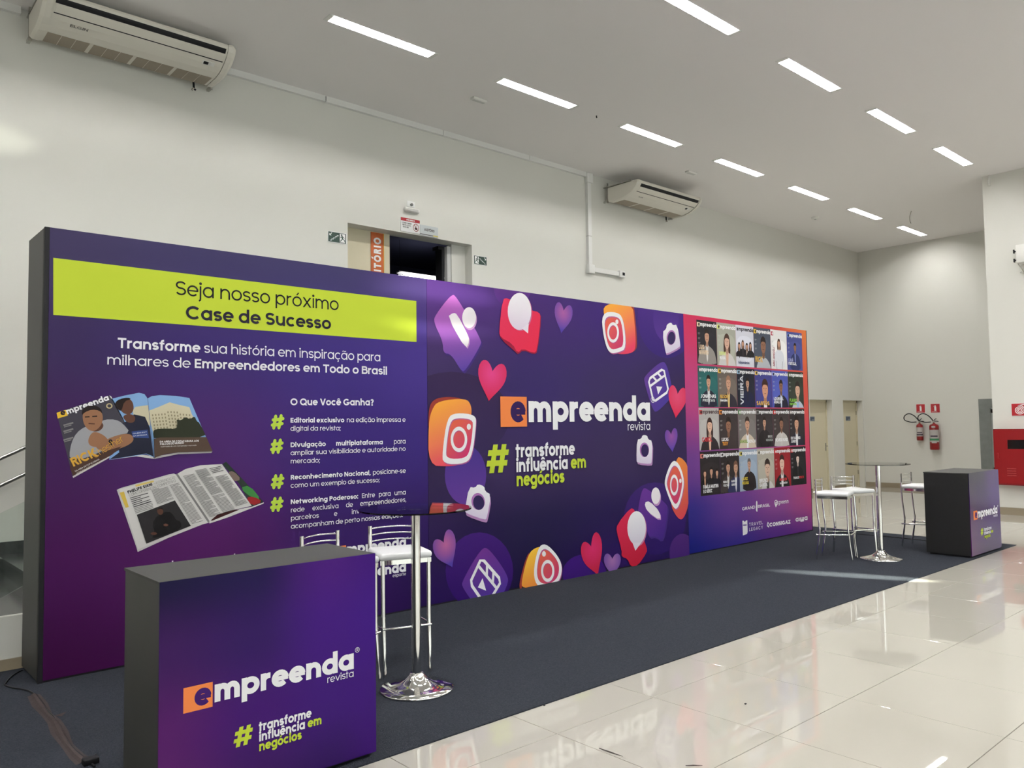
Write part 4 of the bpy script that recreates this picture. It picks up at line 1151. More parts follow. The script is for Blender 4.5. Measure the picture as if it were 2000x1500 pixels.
# soft round shapes in the background
k = inkon(zA, W2)
k.ellipse(670, 80, 135, 150, gm(zA, (92, 50, 128), (70, 36, 112), (670, 80), (670, 230)))
k.ellipse(230, 1010, 420, 320, gm(zA, (48, 32, 70), (46, 34, 76), (230, 690), (230, 1300)))
k.ellipse(1790, 300, 215, 290, gm(zA, (70, 38, 124), (52, 32, 108), (1790, 150), (1790, 580)))
k.ellipse(1780, 300, 92, 170, gm(zA, (62, 36, 118), (84, 52, 138), (1780, 200), (1780, 470)))
k.to = zB
k.ellipse(330, 325, 150, 215, gm(zB, (66, 48, 134), (96, 58, 146), (330, 110), (330, 540)))
k.ellipse(430, 1020, 245, 280, gm(zB, (60, 26, 110), (42, 10, 96), (430, 750), (430, 1200)))
k.ellipse(1700, 640, 225, 262, gm(zB, (58, 34, 104), (38, 18, 90), (1700, 380), (1700, 800)))
k.ellipse(1900, 890, 95, 140, gm(zB, (72, 36, 110), (54, 26, 102), (1900, 750), (1900, 1000)))
k.ellipse(1190, 1040, 160, 140, gm(zB, (58, 20, 116), (46, 14, 100), (1190, 900), (1190, 1100)))
k.build('background_shapes', pn2)
def heart(k, cx, cy, w, h, c0, c1, rot=0, glow=(0, -.1)):
    pts = []
    for i in range(36):
        t = 2 * math.pi * i / 36
        x = math.copysign(abs(math.sin(t)) ** 2.2, math.sin(t)) * .94; y = -(13 * math.cos(t) - 5 * math.cos(2 * t) - 2 * math.cos(3 * t) - math.cos(4 * t)) / 15
        a = math.radians(rot); x, y = x * math.cos(a) - y * math.sin(a), x * math.sin(a) + y * math.cos(a)
        pts.append((cx + x * w / 2, cy + y * h / 2))
    k.poly(pts, rm(k.to, c1, c0, (cx + glow[0] * w, cy + glow[1] * h), (cx + w * .62, cy)))
PUR0, PUR1 = (80, 62, 158), (168, 96, 158)
RED0, RED1 = (206, 40, 78), (224, 72, 140)
HD = .0034
for to, a in ((zA, (1035, 285, 140, 225, PUR0, PUR1, 10)), (zA, (518, 735, 220, 300, RED0, RED1, 10)), (zA, (1860, 890, 140, 240, RED0, (222, 80, 120), 8)), (zA, (1818, 1172, 98, 175, PUR0, (150, 86, 160), -8)),
              (zB, (185, 855, 180, 275, PUR0, (190, 104, 156), -28)), (zB, (1390, 960, 130, 170, (84, 60, 150), (160, 110, 170), 0)), (zB, (1248, 890, 165, 310, (190, 34, 66), (214, 48, 110), -24))):
    HD += .0002; k = inkon(to, W2, HD); heart(k, *a); k.build('heart_icon', pn2)
# camera app icons
def cam_icon(to, plate, side, ring, c, dotp, c0=(248, 176, 58), c1=(224, 66, 100)):
    k = inkon(to, W2, .0050)
    k.poly(side, ink(150, 58, 50), 2)
    ys_ = [p[1] for p in plate]; xs_ = [p[0] for p in plate]
    k.poly(plate, gm(to, c0, c1, (min(xs_), min(ys_)), (sum(xs_) / len(xs_), max(ys_))), 2)
    k.poly(ring, gm(to, (226, 106, 62), (196, 44, 112), ring[0], ring[len(ring) // 2]), 2)
    k.ring([(x + 4, y + 8) for x, y in ring], .80, ink(176, 96, 150), 2)
    k.ring(ring, .80, WHITE, 2)
    k.ering(c[0] + 3, c[1] + 6, c[2], c[3], .70, ink(176, 84, 140)); k.ering(*c, .70, WHITE); k.ellipse(*dotp, WHITE)
    k.build('camera_app_icon', pn2)
cam_icon(zA, [(1325, 195), (1535, 195), (1550, 320), (1562, 500), (1540, 555), (1440, 565), (1400, 540), (1330, 300)], [(1520, 190), (1548, 200), (1572, 480), (1560, 540), (1500, 560)],
         [(1310, 262), (1420, 255), (1470, 300), (1492, 520), (1440, 548), (1365, 560), (1325, 440)], (1395, 405, 42, 74), (1423, 328, 11, 17))
cam_icon(zA, [(85, 960), (130, 900), (330, 880), (370, 930), (372, 1010), (300, 1360), (200, 1375), (60, 1365), (60, 1060)], [(60, 950), (100, 885), (200, 868), (330, 885), (200, 1000), (60, 1150)],
         [(195, 1020), (260, 985), (400, 1000), (405, 1070), (378, 1290), (330, 1355), (165, 1358), (160, 1270)], (280, 1178, 60, 92), (352, 1087, 15, 22))
cam_icon(zB, [(1850, 195), (1895, 200), (1945, 270), (1948, 520), (1905, 650), (1860, 640), (1800, 520)], [(1880, 200), (1950, 280), (1950, 500), (1900, 640)],
         [(1820, 215), (1870, 235), (1908, 340), (1905, 430), (1870, 560), (1835, 575), (1775, 430), (1765, 360)], (1837, 397, 30, 76), (1882, 367, 9, 16), (232, 140, 60), (206, 62, 80))
cam_icon(zB, [(780, 900), (830, 850), (900, 840), (960, 1000), (900, 1120), (735, 1150), (735, 1080)], [(765, 920), (800, 870), (740, 1145), (718, 1150), (720, 1090)],
         [(850, 850), (905, 815), (990, 900), (1028, 980), (1015, 1080), (950, 1140), (850, 1140), (815, 1040)], (922, 1018, 48, 80), (895, 895, 14, 20), (250, 210, 66), (232, 130, 62))
# speech bubbles
k = inkon(zA, W2, .0050)
k.poly([(602, 172), (640, 160), (800, 250), (862, 262), (878, 300), (850, 545), (825, 566), (745, 532), (708, 566), (690, 545), (585, 455), (568, 400)], ink(146, 26, 58), 1)
k.poly([(595, 165), (635, 155), (800, 245), (860, 258), (872, 295), (846, 535), (820, 555), (740, 520), (705, 556), (668, 488), (582, 440), (570, 400)], gm(zA, (214, 52, 90), (224, 46, 78), (595, 165), (820, 555)), 1)
k.ellipse(726, 262, 84, 132, ink(196, 110, 150)); k.ellipse(718, 253, 85, 134, gm(zA, (244, 242, 246), (222, 208, 228), (718, 120), (718, 390))); k.poly([(735, 375), (780, 412), (785, 340)], ink(232, 222, 236)); k.build('speech_bubble_icon', pn2)
k = inkon(zB, W2, .0062)
k.poly([(1520, 562), (1552, 575), (1560, 640), (1640, 850), (1640, 885), (1570, 985), (1520, 985), (1500, 930), (1455, 915), (1458, 870), (1418, 730), (1425, 680)], gm(zB, (210, 44, 82), (186, 28, 56), (1500, 580), (1550, 980)), 1)
k.ellipse(1572, 716, 66, 124, ink(190, 120, 160)); k.ellipse(1565, 708, 67, 122, gm(zB, (244, 244, 248), (214, 208, 226), (1565, 590), (1565, 830))); k.poly([(1535, 815), (1600, 812), (1556, 872)], ink(226, 220, 234)); k.build('speech_bubble_icon', pn2)
# person badges
def badge(to, plate, c0, c1, head, body):
    k = inkon(to, W2, .0026); k.poly([(x + 8, y + 14) for x, y in plate], ink(62, 40, 116), 1)
    k.poly(plate, gm(to, c0, c1, plate[0], plate[len(plate) // 2]), 2)
    k.ellipse(head[0] + 6, head[1] + 14, head[2], head[3], ink(196, 150, 200)); k.ellipse(*head, ink(240, 234, 240)); k.poly([(x + 6, y + 10) for x, y in body], ink(196, 150, 200), 1); k.poly(body, ink(240, 234, 240), 1); k.build('person_badge_icon', pn2)
badge(zA, [(225, 130), (262, 140), (445, 460), (438, 500), (325, 690), (295, 680), (225, 560), (168, 556), (165, 470), (98, 330), (110, 280)], (186, 104, 190), (88, 66, 158), (355, 298, 50, 76), [(198, 292), (240, 262), (268, 272), (340, 410), (358, 462), (332, 530)])
badge(zB, [(1608, 420), (1640, 420), (1780, 530), (1795, 565), (1768, 750), (1745, 800), (1700, 765), (1655, 775), (1640, 720), (1580, 600), (1578, 560)], (104, 54, 146), (62, 34, 124), (1705, 475, 32, 60), [(1622, 525), (1660, 512), (1735, 590), (1738, 655), (1640, 585)])
# white still cameras
def still(to, cx, cy, w, h, rot, dx=8, dy=14):
    def T(x, y):
        a = math.radians(rot); return (cx + (x * math.cos(a) - y * math.sin(a)) * w, cy + (x * math.sin(a) + y * math.cos(a)) * h)
    B_ = [(-.5, -.32), (-.22, -.36), (-.15, -.5), (.15, -.5), (.22, -.36), (.5, -.32), (.5, .42), (.42, .5), (-.42, .5), (-.5, .42)]
    k = inkon(to, W2, .0050); k.poly([(T(*p)[0] + dx, T(*p)[1] + dy) for p in B_], ink(176, 132, 184), 1)
    k.poly([T(*p) for p in B_], gm(to, (244, 244, 247), (216, 206, 228), T(0, -.5), T(0, .5)), 1)
    n = 24; el = [T(.30 * math.cos(2 * math.pi * i / n), .02 + .26 * math.sin(2 * math.pi * i / n)) for i in range(n)]
    k.poly(el, ink(166, 110, 176)); k.poly([(cx + (x - cx) * .82 + dx * .6, cy + (y - cy) * .86 + dy * .4) for x, y in el], ink(42, 30, 76)); k.build('still_camera_icon', pn2)
still(zA, 1815, 438, 112, 205, -16, 3, 12); still(zA, 1622, 1250, 112, 205, 3, 6, 14); still(zB, 420, 512, 165, 235, 14, 6, 22)
# reel icons
def reel(to, plate, q, c0, c1):
    k = inkon(to, W2, .0018); k.poly(plate, gm(to, c0, c1, plate[0], plate[len(plate) // 2]), 2)
    R_ = []
    for (s, t) in ((.12, 0), (.88, 0), (1, .10), (1, .9), (.88, 1), (.12, 1), (0, .9), (0, .10)): R_.append(quad(q, s, t))
    k.line(R_, .030, WHITE, True); k.line([quad(q, 0, .30), quad(q, 1, .30)], .028, WHITE)
    for s in (.28, .60): k.line([quad(q, s, .0), quad(q, s + .18, .30)], .028, WHITE)
    k.poly([quad(q, .36, .48), quad(q, .36, .84), quad(q, .70, .66)], WHITE); k.build('reel_icon', pn2)
reel(zA, [(1625, 720), (1740, 615), (1785, 625), (1830, 830), (1825, 870), (1720, 980), (1685, 975), (1620, 760)], [(1652, 745), (1762, 665), (1798, 830), (1690, 908)], (94, 58, 140), (64, 52, 146))
reel(zB, [(445, 850), (500, 855), (632, 1040), (640, 1120), (520, 1320), (440, 1320), (305, 1140), (305, 1090)], [(445, 925), (590, 1090), (478, 1275), (362, 1105)], (110, 52, 140), (60, 48, 150))
# wordmark and tagline
a = P2(977, 834); k = inkon(P2, W2, .0068); logo(k, a[0], a[1], 1.0, dark=ink(44, 24, 78)); k.build('logo', pn2)
k = inkon(P2, W2, .0068); tagline(k, a[0] + .187, a[1] - .304, 1.0); k.build('tagline', pn2)

# ---------------------------------------------------------------- panel 3
W3 = XE - XS2 - .014
p3mat = gridmat('panel_print_covers', [0, W3 * .35, W3 * .7, W3 * .9, W3], [0, .5, 1.1, 2.0, 2.95],
    [[(18, 26, 120), (54, 44, 142), (92, 48, 146), (116, 52, 148), (128, 54, 144)],
     [(48, 42, 136), (104, 62, 152), (152, 78, 160), (176, 76, 142), (190, 70, 132)],
     [(112, 62, 146), (150, 76, 156), (180, 84, 160), (206, 70, 118), (220, 66, 108)],
     [(196, 68, 132), (200, 64, 110), (206, 62, 96), (216, 76, 74), (222, 86, 70)],
     [(218, 52, 98), (214, 52, 88), (214, 72, 70), (226, 108, 64), (232, 126, 64)]])
pn3 = panel(XS2, XE - .014, p3mat, 'right panel: magenta print with a grid of magazine covers')
def P3(x, y): q = at_y(x, y, YF); return (q.x - XS2 - .0015, q.z - .007)
COLX = [8.345 + i * .4365 - XS2 for i in range(6)]
ROWZ = [(2.345, 2.90), (1.802, 2.322), (1.258, 1.788), (.692, 1.242)]
# (background, letter colour, e-square, figures [(cx, head height, head size, hair, skin, coat, shirt, long hair)], names [(text, x, y, width, size, colour)])
D_ = (38, 36, 40); SK = (196, 150, 126); SKD = (140, 100, 80); HR = (38, 28, 26); WH = (236, 236, 238); GD = (214, 170, 80)
COVERS = [
 (D_, WH, (232, 214, 180), [(.50, .66, .11, HR, SK, (146, 140, 136), (220, 215, 212), 0)], [('LUIS', .08, .34, .28, .11, (228, 200, 170)), ('NAVARRO', .08, .22, .48, .11, (228, 200, 170))]),
 ((168, 168, 156), WH, (214, 222, 128), [(.52, .58, .13, (74, 52, 44), (212, 170, 150), (204, 200, 200), (212, 170, 150), 1)], [('DEISE', .10, .24, .34, .09, (214, 226, 140)), ('ROSA', .12, .14, .30, .08, WH)]),
 ((212, 212, 224), (44, 42, 52), (190, 190, 205), [(.18, .50, .07, HR, SK, (34, 30, 34), (34, 30, 34), 1), (.38, .56, .07, (96, 70, 56), SK, (34, 30, 34), (60, 54, 60), 1), (.60, .50, .07, HR, SK, (38, 32, 36), (200, 180, 170), 1), (.80, .53, .07, HR, SK, (30, 28, 32), (30, 28, 32), 1)], [('Independentes', .10, .07, .62, .07, (84, 90, 120))]),
 ((72, 78, 92), WH, (226, 190, 70), [(.55, .58, .15, HR, SKD, (178, 182, 190), (178, 182, 190), 0)], [('RICK', .06, .14, .44, .16, GD)]),
 ((232, 230, 230), (232, 230, 230), (170, 36, 66), [(.50, .68, .08, (84, 58, 46), SK, (222, 224, 232), (222, 224, 232), 1)], [('|ARCANGELI', .22, .06, .50, .10, (150, 40, 66))]),
 ((70, 76, 138), WH, (96, 120, 190), [(.52, .62, .08, HR, SKD, (44, 52, 96), (120, 130, 190), 0)], [('CAUÃ', .06, .22, .32, .09, (176, 180, 220)), ('PORTUGAL', .06, .13, .52, .09, WH)]),
 ((40, 92, 92), WH, (70, 74, 76), [(.52, .64, .10, HR, SK, (34, 34, 50), (214, 214, 218), 0)], [('JONATHAS', .12, .22, .76, .10, WH), ('FREITAS', .2, .13, .62, .07, (200, 205, 205))]),
 ((104, 94, 88), WH, (222, 180, 76), [(.54, .62, .12, (150, 112, 92), SK, (46, 42, 52), (214, 184, 120), 0)], [('NILSON', .08, .22, .42, .10, GD), ('mendes', .08, .14, .38, .07, WH)]),
 ((30, 32, 44), WH, (150, 184, 210), [(.58, .64, .09, HR, SK, (30, 32, 62), (34, 34, 46), 0)], [('|VIEIRA', .34, .06, .76, .16, (214, 216, 224))]),
 ((62, 62, 128), WH, (228, 190, 96), [(.58, .48, .21, (58, 36, 30), (206, 150, 122), (38, 34, 48), WH, 0)], [('SANTOS', .06, .06, .76, .12, GD)]),
 ((78, 88, 170), WH, (150, 158, 214), [(.55, .60, .11, HR, SKD, (34, 34, 52), (190, 200, 226), 0)], [('LOURIVAL', .08, .20, .60, .09, WH), ('ARAÚJO', .08, .11, .50, .09, WH)]),
 ((46, 52, 44), WH, (70, 84, 60), [(.60, .50, .18, HR, (212, 170, 148), (190, 196, 214), (150, 180, 220), 0)], [('FLAVIO', .06, .16, .48, .10, (134, 190, 76)), ('neves', .06, .07, .44, .09, (134, 190, 76))]),
 ((178, 174, 172), (86, 72, 74), (198, 74, 78), [(.52, .60, .12, (56, 36, 34), (222, 180, 158), (48, 40, 44), (222, 180, 158), 1)], [('CAROL', .12, .20, .50, .12, (196, 52, 62))]),
 ((56, 48, 48), WH, (226, 132, 52), [(.48, .60, .13, HR, SKD, (60, 50, 50), (64, 54, 54), 0)], [('LUCAS', .10, .20, .36, .09, WH), ('TUOY', .14, .09, .30, .10, (226, 150, 52))]),
 ((116, 110, 108), WH, (84, 130, 80), [(.50, .62, .12, (52, 38, 34), SK, (206, 190, 172), (232, 232, 236), 0)], [('SAMUEL', .06, .13, .44, .09, (128, 160, 70)), ('BOSCH', .52, .13, .42, .09, WH)]),
 ((52, 46, 48), WH, (120, 116, 116), [(.48, .66, .09, HR, SK, (38, 33, 35), (44, 38, 40), 0)], [('ERICK', .66, .24, .28, .07, (190, 190, 190)), ('MIRANDA', .54, .15, .42, .07, (150, 156, 154))]),
 ((60, 52, 52), WH, (196, 48, 46), [(.50, .62, .11, HR, SKD, (196, 190, 188), (206, 200, 198), 0)], [('RICARDO NUNES', .10, .13, .78, .09, WH)]),
 ((44, 40, 42), WH, (110, 106, 106), [(.46, .62, .13, HR, SK, (38, 38, 54), (226, 226, 230), 0)], [('DR. FAUSTINO', .06, .17, .62, .08, WH), ('JUNIOR', .06, .08, .40, .08, WH)]),
 ((40, 35, 37), WH, (226, 130, 120), [(.22, .50, .075, (52, 36, 32), SK, (26, 24, 26), SK, 1), (.54, .54, .085, HR, SK, (30, 27, 29), (30, 27, 29), 0), (.82, .50, .075, HR, SK, (30, 28, 34), (30, 28, 34), 0)], [('FAMÍLIA MARTINS', .12, .16, .76, .09, WH), ('E O SEROC', .12, .06, .44, .09, WH)]),
 ((44, 37, 38), WH, WH, [(.40, .60, .12, HR, SK, (66, 58, 58), (214, 210, 210), 0), (.80, .58, .13, (120, 86, 70), SK, (46, 50, 86), (216, 216, 226), 0)], [('RENATO', .12, .24, .30, .06, WH), ('VOLTAN', .12, .16, .30, .06, WH), ('MARCOS', .54, .24, .30, .06, WH), ('AMARAL', .54, .16, .30, .06, WH)]),
 ((154, 168, 188), WH, (214, 202, 96), [(.54, .66, .09, (100, 92, 92), SK, (42, 36, 38), (42, 36, 38), 0)], [('LUIZ', .10, .26, .34, .08, (230, 206, 70)), ('ROJAS', .12, .16, .36, .08, (230, 206, 70))]),
 ((176, 170, 158), WH, (200, 194, 180), [(.58, .50, .19, (60, 46, 42), (214, 180, 160), (210, 208, 206), (70, 70, 66), 0)], [('BRUNO', .08, .16, .50, .11, WH), ('GARCIA', .08, .06, .46, .09, WH)]),
 ((146, 36, 42), WH, (200, 44, 48), [(.46, .62, .14, (66, 42, 36), (226, 190, 172), (36, 36, 38), (236, 236, 238), 0)], [('MARLON', .28, .15, .46, .08, (210, 60, 60)), ('GUIMARÃES', .28, .07, .48, .05, WH)]),
 ((32, 30, 33), WH, (196, 44, 46), [(.46, .70, .09, HR, (224, 200, 190), (24, 23, 26), (44, 42, 46), 0)], [('THIAGO', .14, .16, .38, .07, WH), ('FINCH', .52, .16, .30, .07, (200, 46, 50))]),
]
CWd = .434
for n, (bg, lc, eb, figs, names) in enumerate(COVERS):
    u0 = COLX[n % 6]; z0, z1 = ROWZ[n // 6]; H = z1 - z0
    if n // 6 == 0: z1 -= .0
    k = Ink((u0, u0 + CWd, z0, z1))
    k.to = lambda s, t, u0=u0, z0=z0, H=H: (u0 + s * CWd, z0 + t * H)
    k.poly([(0, 0), (1, 0), (1, 1), (0, 1)], ink(*bg))
    # a lighter field behind the sitter
    k.poly([(.05, .30), (.2, .12), (.8, .12), (.95, .30), (.95, .75), (.05, .75)], ink(*[min(255, int(c * 1.05 + 3)) for c in bg]), 2)
    k.to = (lambda f: (lambda s, t: f(s, t)))(k.to)
    s = CWd / 2.36
    logo(k, u0 + .01, z0 + H * .865 - .045 * s, s, sub=None, reg=False, dark=ink(*((40, 32, 34) if sum(eb) > 330 else (230, 226, 226))), box=ink(*eb), col=ink(*lc))
    for cx, hy, hs, hair, sk, coat, shirt, lng in figs:
        if len(figs) == 1 and hs < .16: hs *= 1.22; hy -= .02
        w_ = hs; h_ = hs * CWd / H * 1.35
        bw_ = min(.47, hs * 3.3)
        if lng: k.poly([(cx - w_ * 1.15, hy - h_ * 2.2), (cx - w_ * 1.1, hy + h_ * .6), (cx, hy + h_ * 1.25), (cx + w_ * 1.1, hy + h_ * .6), (cx + w_ * 1.15, hy - h_ * 2.2), (cx, hy - h_ * 1.4)], ink(*hair), 2)
        base_y = .24 if len(figs) > 2 else 0
        k.poly([(cx - bw_ * 1.05, base_y), (cx - bw_, hy - h_ * 3.6), (cx - bw_ * .8, hy - h_ * 2.3), (cx - w_ * .8, hy - h_ * 1.5), (cx + w_ * .8, hy - h_ * 1.5), (cx + bw_ * .8, hy - h_ * 2.3), (cx + bw_, hy - h_ * 3.6), (cx + bw_ * 1.05, base_y)], ink(*coat), 1)
        if hs < .2 and len(figs) < 3:
            dk2 = ink(*[int(c * .75) for c in coat])
            k.line([(cx - bw_ * .62, hy - h_ * 4.4), (cx - bw_ * .5, max(base_y, hy - h_ * 7))], .012, dk2); k.line([(cx + bw_ * .62, hy - h_ * 4.4), (cx + bw_ * .5, max(base_y, hy - h_ * 7))], .012, dk2)
        k.poly([(cx - w_ * .5, hy - h_ * 1.35), (cx + w_ * .5, hy - h_ * 1.35), (cx + w_ * .25, hy - h_ * 3.6), (cx - w_ * .05, hy - h_ * 4.2), (cx - w_ * .3, hy - h_ * 3.6)], ink(*shirt))
        k.poly([(cx - w_ * .42, hy - h_ * .5), (cx + w_ * .42, hy - h_ * .5), (cx + w_ * .42, hy - h_ * 1.5), (cx, hy - h_ * 1.8), (cx - w_ * .42, hy - h_ * 1.5)], ink(*[int(c * .82) for c in sk]))
        k.ellipse(cx, hy, w_ * .80, h_, ink(*sk))
        k.poly([(cx - w_ * .86, hy + h_ * .1), (cx - w_ * .8, hy + h_ * .9), (cx, hy + h_ * 1.3), (cx + w_ * .8, hy + h_ * .9), (cx + w_ * .86, hy + h_ * .1), (cx + w_ * .6, hy + h_ * .5), (cx - w_ * .5, hy + h_ * .55)], ink(*hair), 1)
        if hs >= .1:
            dk = ink(*[int(c * .45) for c in sk])
            k.line([(cx - w_ * .5, hy + h_ * .12), (cx - w_ * .15, hy + h_ * .12)], .006, dk); k.line([(cx + w_ * .15, hy + h_ * .12), (cx + w_ * .5, hy + h_ * .12)], .006, dk)
            k.line([(cx - w_ * .25, hy - h_ * .48), (cx + w_ * .25, hy - h_ * .48)], .006, dk); k.line([(cx, hy + h_ * .05), (cx + w_ * .06, hy - h_ * .2)], .005, dk)
    for t, x, y, w, sz, c in names:
        if t[0] == '|':
            t = t[1:]; a = k.to(x, y); L_ = w * H; k.letters(t, .14, (a[0], a[1]), L_ / text_width(t, .14), sz * CWd / CAPH * 1.1, ink(*c), (0, 1))
        else:
            a = k.to(x, y); k.letters(t, .17, a, w * CWd / text_width(t, .17), sz * H / CAPH * .9, ink(*c))
    tl = ink(*[int(c * .55 + 90) for c in bg])
    for i in range(3):
        if len(figs) < 3: k.line([(.05, .70 - i * .11), (.16, .70 - i * .11)], .012, tl); k.line([(.05, .675 - i * .11), (.14, .675 - i * .11)], .007, tl)
    k.build('magazine_cover', pn3)
# sponsor marks
def z5(x, y): return P3(1435 + .0775 * x, 970 + .0775 * y)
k = inkon(z5, W3)
k.text('GRAND', (185, 348), (515, 298), 78, .12, WHITE); k.text('BRASIL', (582, 284), (890, 244), 76, .12, WHITE)
k.poly([(535, 130), (552, 100), (570, 130), (572, 360), (560, 388), (545, 365), (532, 340)], WHITE); k.build('sponsor_mark', pn3)
k = inkon(z5, W3)
k.ering(1042, 150, 45, 68, .74, WHITE); k.poly([(1005, 190), (1085, 180), (1035, 272)], WHITE); k.line([(1020, 150), (1038, 172), (1070, 118)], .02, WHITE)
k.text('greenn', (1090, 192), (1360, 160), 98, .105, WHITE); k.build('sponsor_mark', pn3)
k = inkon(z5, W3)
k.poly([(192, 608), (222, 606), (255, 640), (285, 600), (315, 592), (318, 700), (195, 705)], WHITE); k.poly([(198, 735), (320, 725), (325, 880), (310, 940), (205, 978)], WHITE)
k.line([(200, 715), (212, 714)], .02, WHITE); k.line([(300, 708), (318, 706)], .02, WHITE)
k.text('TRAVEL', (362, 748), (722, 686), 84, .10, WHITE, track=.16); k.text('LEGACY', (362, 872), (724, 808), 84, .10, WHITE, track=.16); k.build('sponsor_mark', pn3)
k = inkon(z5, W3)
k.poly([(835, 628), (868, 680), (862, 782), (812, 745), (815, 690)], WHITE); k.poly([(838, 665), (856, 695), (850, 740), (828, 720)], ink(90, 54, 146))
k.text('CONSIGAZ', (875, 762), (1405, 676), 100, .20, WHITE); k.build('sponsor_mark', pn3)
k = inkon(z5, W3)
k.text('a', (1532, 632), (1612, 620), 118, .15, WHITE); k.text('a', (1756, 596), (1838, 584), 118, .15, WHITE)
k.line([(1634, 530), (1634, 618)], .022, WHITE)
for xx in (1662, 1698, 1734): k.line([(xx, 524 - (xx - 1662) * .12), (xx, 612 - (xx - 1662) * .12)], .022, WHITE)
k.line([(1655, 606), (1742, 594)], .03, WHITE); k.build('sponsor_mark', pn3)

# ================================================================== COUNTERS
def counter(x0, y0, w, d, h, cols, label, side, gloss):
    root = empty('promo_counter', (x0, y0, .007))
    MB().box((.004, .006, .022), (w - .004, d, h - .012), side).build('body', root)
    MB().box((0, .004, h - .012), (w, d + .004, h), DARKGREY).build('top', root)
    MB().box((.03, .03, 0), (w - .03, d - .03, .022), BLACK).build('plinth', root)
    m = gridmat('counter_print_%d' % int(x0 * 10), [0, w * .4, w * .75, w], [0, h * .35, h * .7, h], cols, rough=.45 - gloss * .5, spec=gloss, dens=.9)
    pn = MB().box((0, 0, .02), (w, .008, h), m).build('printed_front', root)
    k = Ink(); a = .3487; logo(k, .098 * w / 1.026, .428, a, dark=ink(60, 26, 100)); k.build('logo', pn)
    k = Ink(); tagline(k, (.098 + .326) * w / 1.026, .428 - .157, .302); k.build('tagline', pn)
    tag(root, label, 'counter', 'printed promotion counters')
    return root
CC = [[(92, 36, 104), (60, 28, 92), (50, 24, 92), (58, 22, 108)], [(84, 32, 102), (66, 26, 110), (62, 28, 116), (62, 26, 118)], [(58, 28, 86), (50, 28, 92), (66, 28, 124), (62, 26, 126)], [(26, 22, 58), (32, 24, 70), (72, 30, 120), (62, 24, 116)]]
counter(1.106, 3.434, 1.026, .48, .98, CC, 'nearer purple counter with a dark side at the lower left', pmat('charcoal_laminate', rgb(48, 48, 46), .55, noise=(6, .05)), .08)
counter(10.09, 3.412, 1.0, .50, .975, CC, 'farther purple counter with a black side beside the carpet corner', pmat('black_side_laminate', rgb(14, 14, 16), .5), .5)

# ================================================================== BAR TABLES
def bar_table(x, y, label):
    root = empty('bar_table', (x, y, .007))
    MB().lathe([(0, 0), (.222, 0), (.226, .006), (.222, .012), (.16, .022), (.105, .04), (.07, .062), (.048, .085), (.040, .10), (.0, .10)], CHROME, n=48).build('base', root)
    MB().tube([(0, 0, .09), (0, 0, 1.086)], .029, CHROME, 32).tube([(0, 0, 1.084), (0, 0, 1.092)], .046, STEEL, 28).build('pole', root)
    MB().prism([(.346 * math.cos(2 * math.pi * i / 72), .346 * math.sin(2 * math.pi * i / 72)) for i in range(72)], 1.092, 1.101, TABLEGLASS, 'z').build('glass_top', root)
    tag(root, label, 'table', 'round glass bar tables')
bar_table(2.843, 4.112, 'round glass bar table on a chrome base beside the nearer counter')
bar_table(9.353, 4.131, 'round glass bar table on a chrome base left of the farther counter')

# ================================================================== BAR STOOLS
def make_stool():
    root = empty('bar_stool')
    seat = MB().rbox((-.178, -.185, .735), (.178, .165, .782), .021, VINYL, 4).build('seat', root)
    fr = MB().box((-.165, -.172, .706), (.165, -.158, .736), CHROME).box((-.165, .14, .706), (.165, .154, .736), CHROME).box((-.172, -.172, .706), (-.158, .154, .736), CHROME).box((.158, -.172, .706), (.172, .154, .736), CHROME)
    fr.build('seat_frame', root)
    for s in (-1, 1):
        r_ = smooth_path([(s * .158, .168, .925), (s * .158, .168, .72), (s * .158, .158, .54), (s * .157, .142, .36), (s * .156, .15, .25), (s * .154, .19, .002)], 4)
        MB().tube(r_, .015, CHROME, 12, rb=.010).build('rear_leg', root)
        f_ = smooth_path([(s * .155, -.164, .735), (s * .155, -.166, .54), (s * .154, -.168, .36), (s * .153, -.178, .24), (s * .152, -.20, .002)], 4)
        MB().tube(f_, .015, CHROME, 12, rb=.010).build('front_leg', root)
        MB().tube([(s * .158, .18, .285), (s * .17, .10, .288), (s * .17, -.13, .30), (s * .152, -.195, .302)], .008, CHROME, 8).build('side_rail', root)
    MB().tube([(-.165, -.192, .302), (.165, -.192, .302)], .008, CHROME, 8).build('footrest', root)
    for z in (.905, .862, .818):
        MB().tube(smooth_path([(-.155, .168, z), (-.08, .196, z + .004), (0, .205, z + .005), (.08, .196, z + .004), (.155, .168, z)], 3), .0055, CHROME, 8).build('back_rail', root)
    return root
proto = make_stool()
STOOLS = [((3.03, 4.58), (-.309, -.951), 'chrome bar stool with white seat behind the nearer glass table'),
          ((2.56, 4.55), (.28, -.96), 'chrome bar stool half hidden behind the nearer counter'),
          ((9.03, 4.505), (.265, -.964), 'chrome bar stool standing closest to the end of the backdrop'),
          ((9.535, 4.525), (-.42, -.907), 'chrome bar stool right behind the pole of the farther glass table'),
          ((10.64, 4.17), (.0, -1.0), 'chrome bar stool beside the black side of the farther counter')]
for n, ((x, y), (fx, fy), lab) in enumerate(STOOLS):
    o = proto if n == 0 else copy_tree(proto)
    o.location = (x, y, .007); o.rotation_euler = (0, 0, math.atan2(fx, -fy))
    tag(o, lab, 'bar stool', 'chrome bar stools around the glass tables')

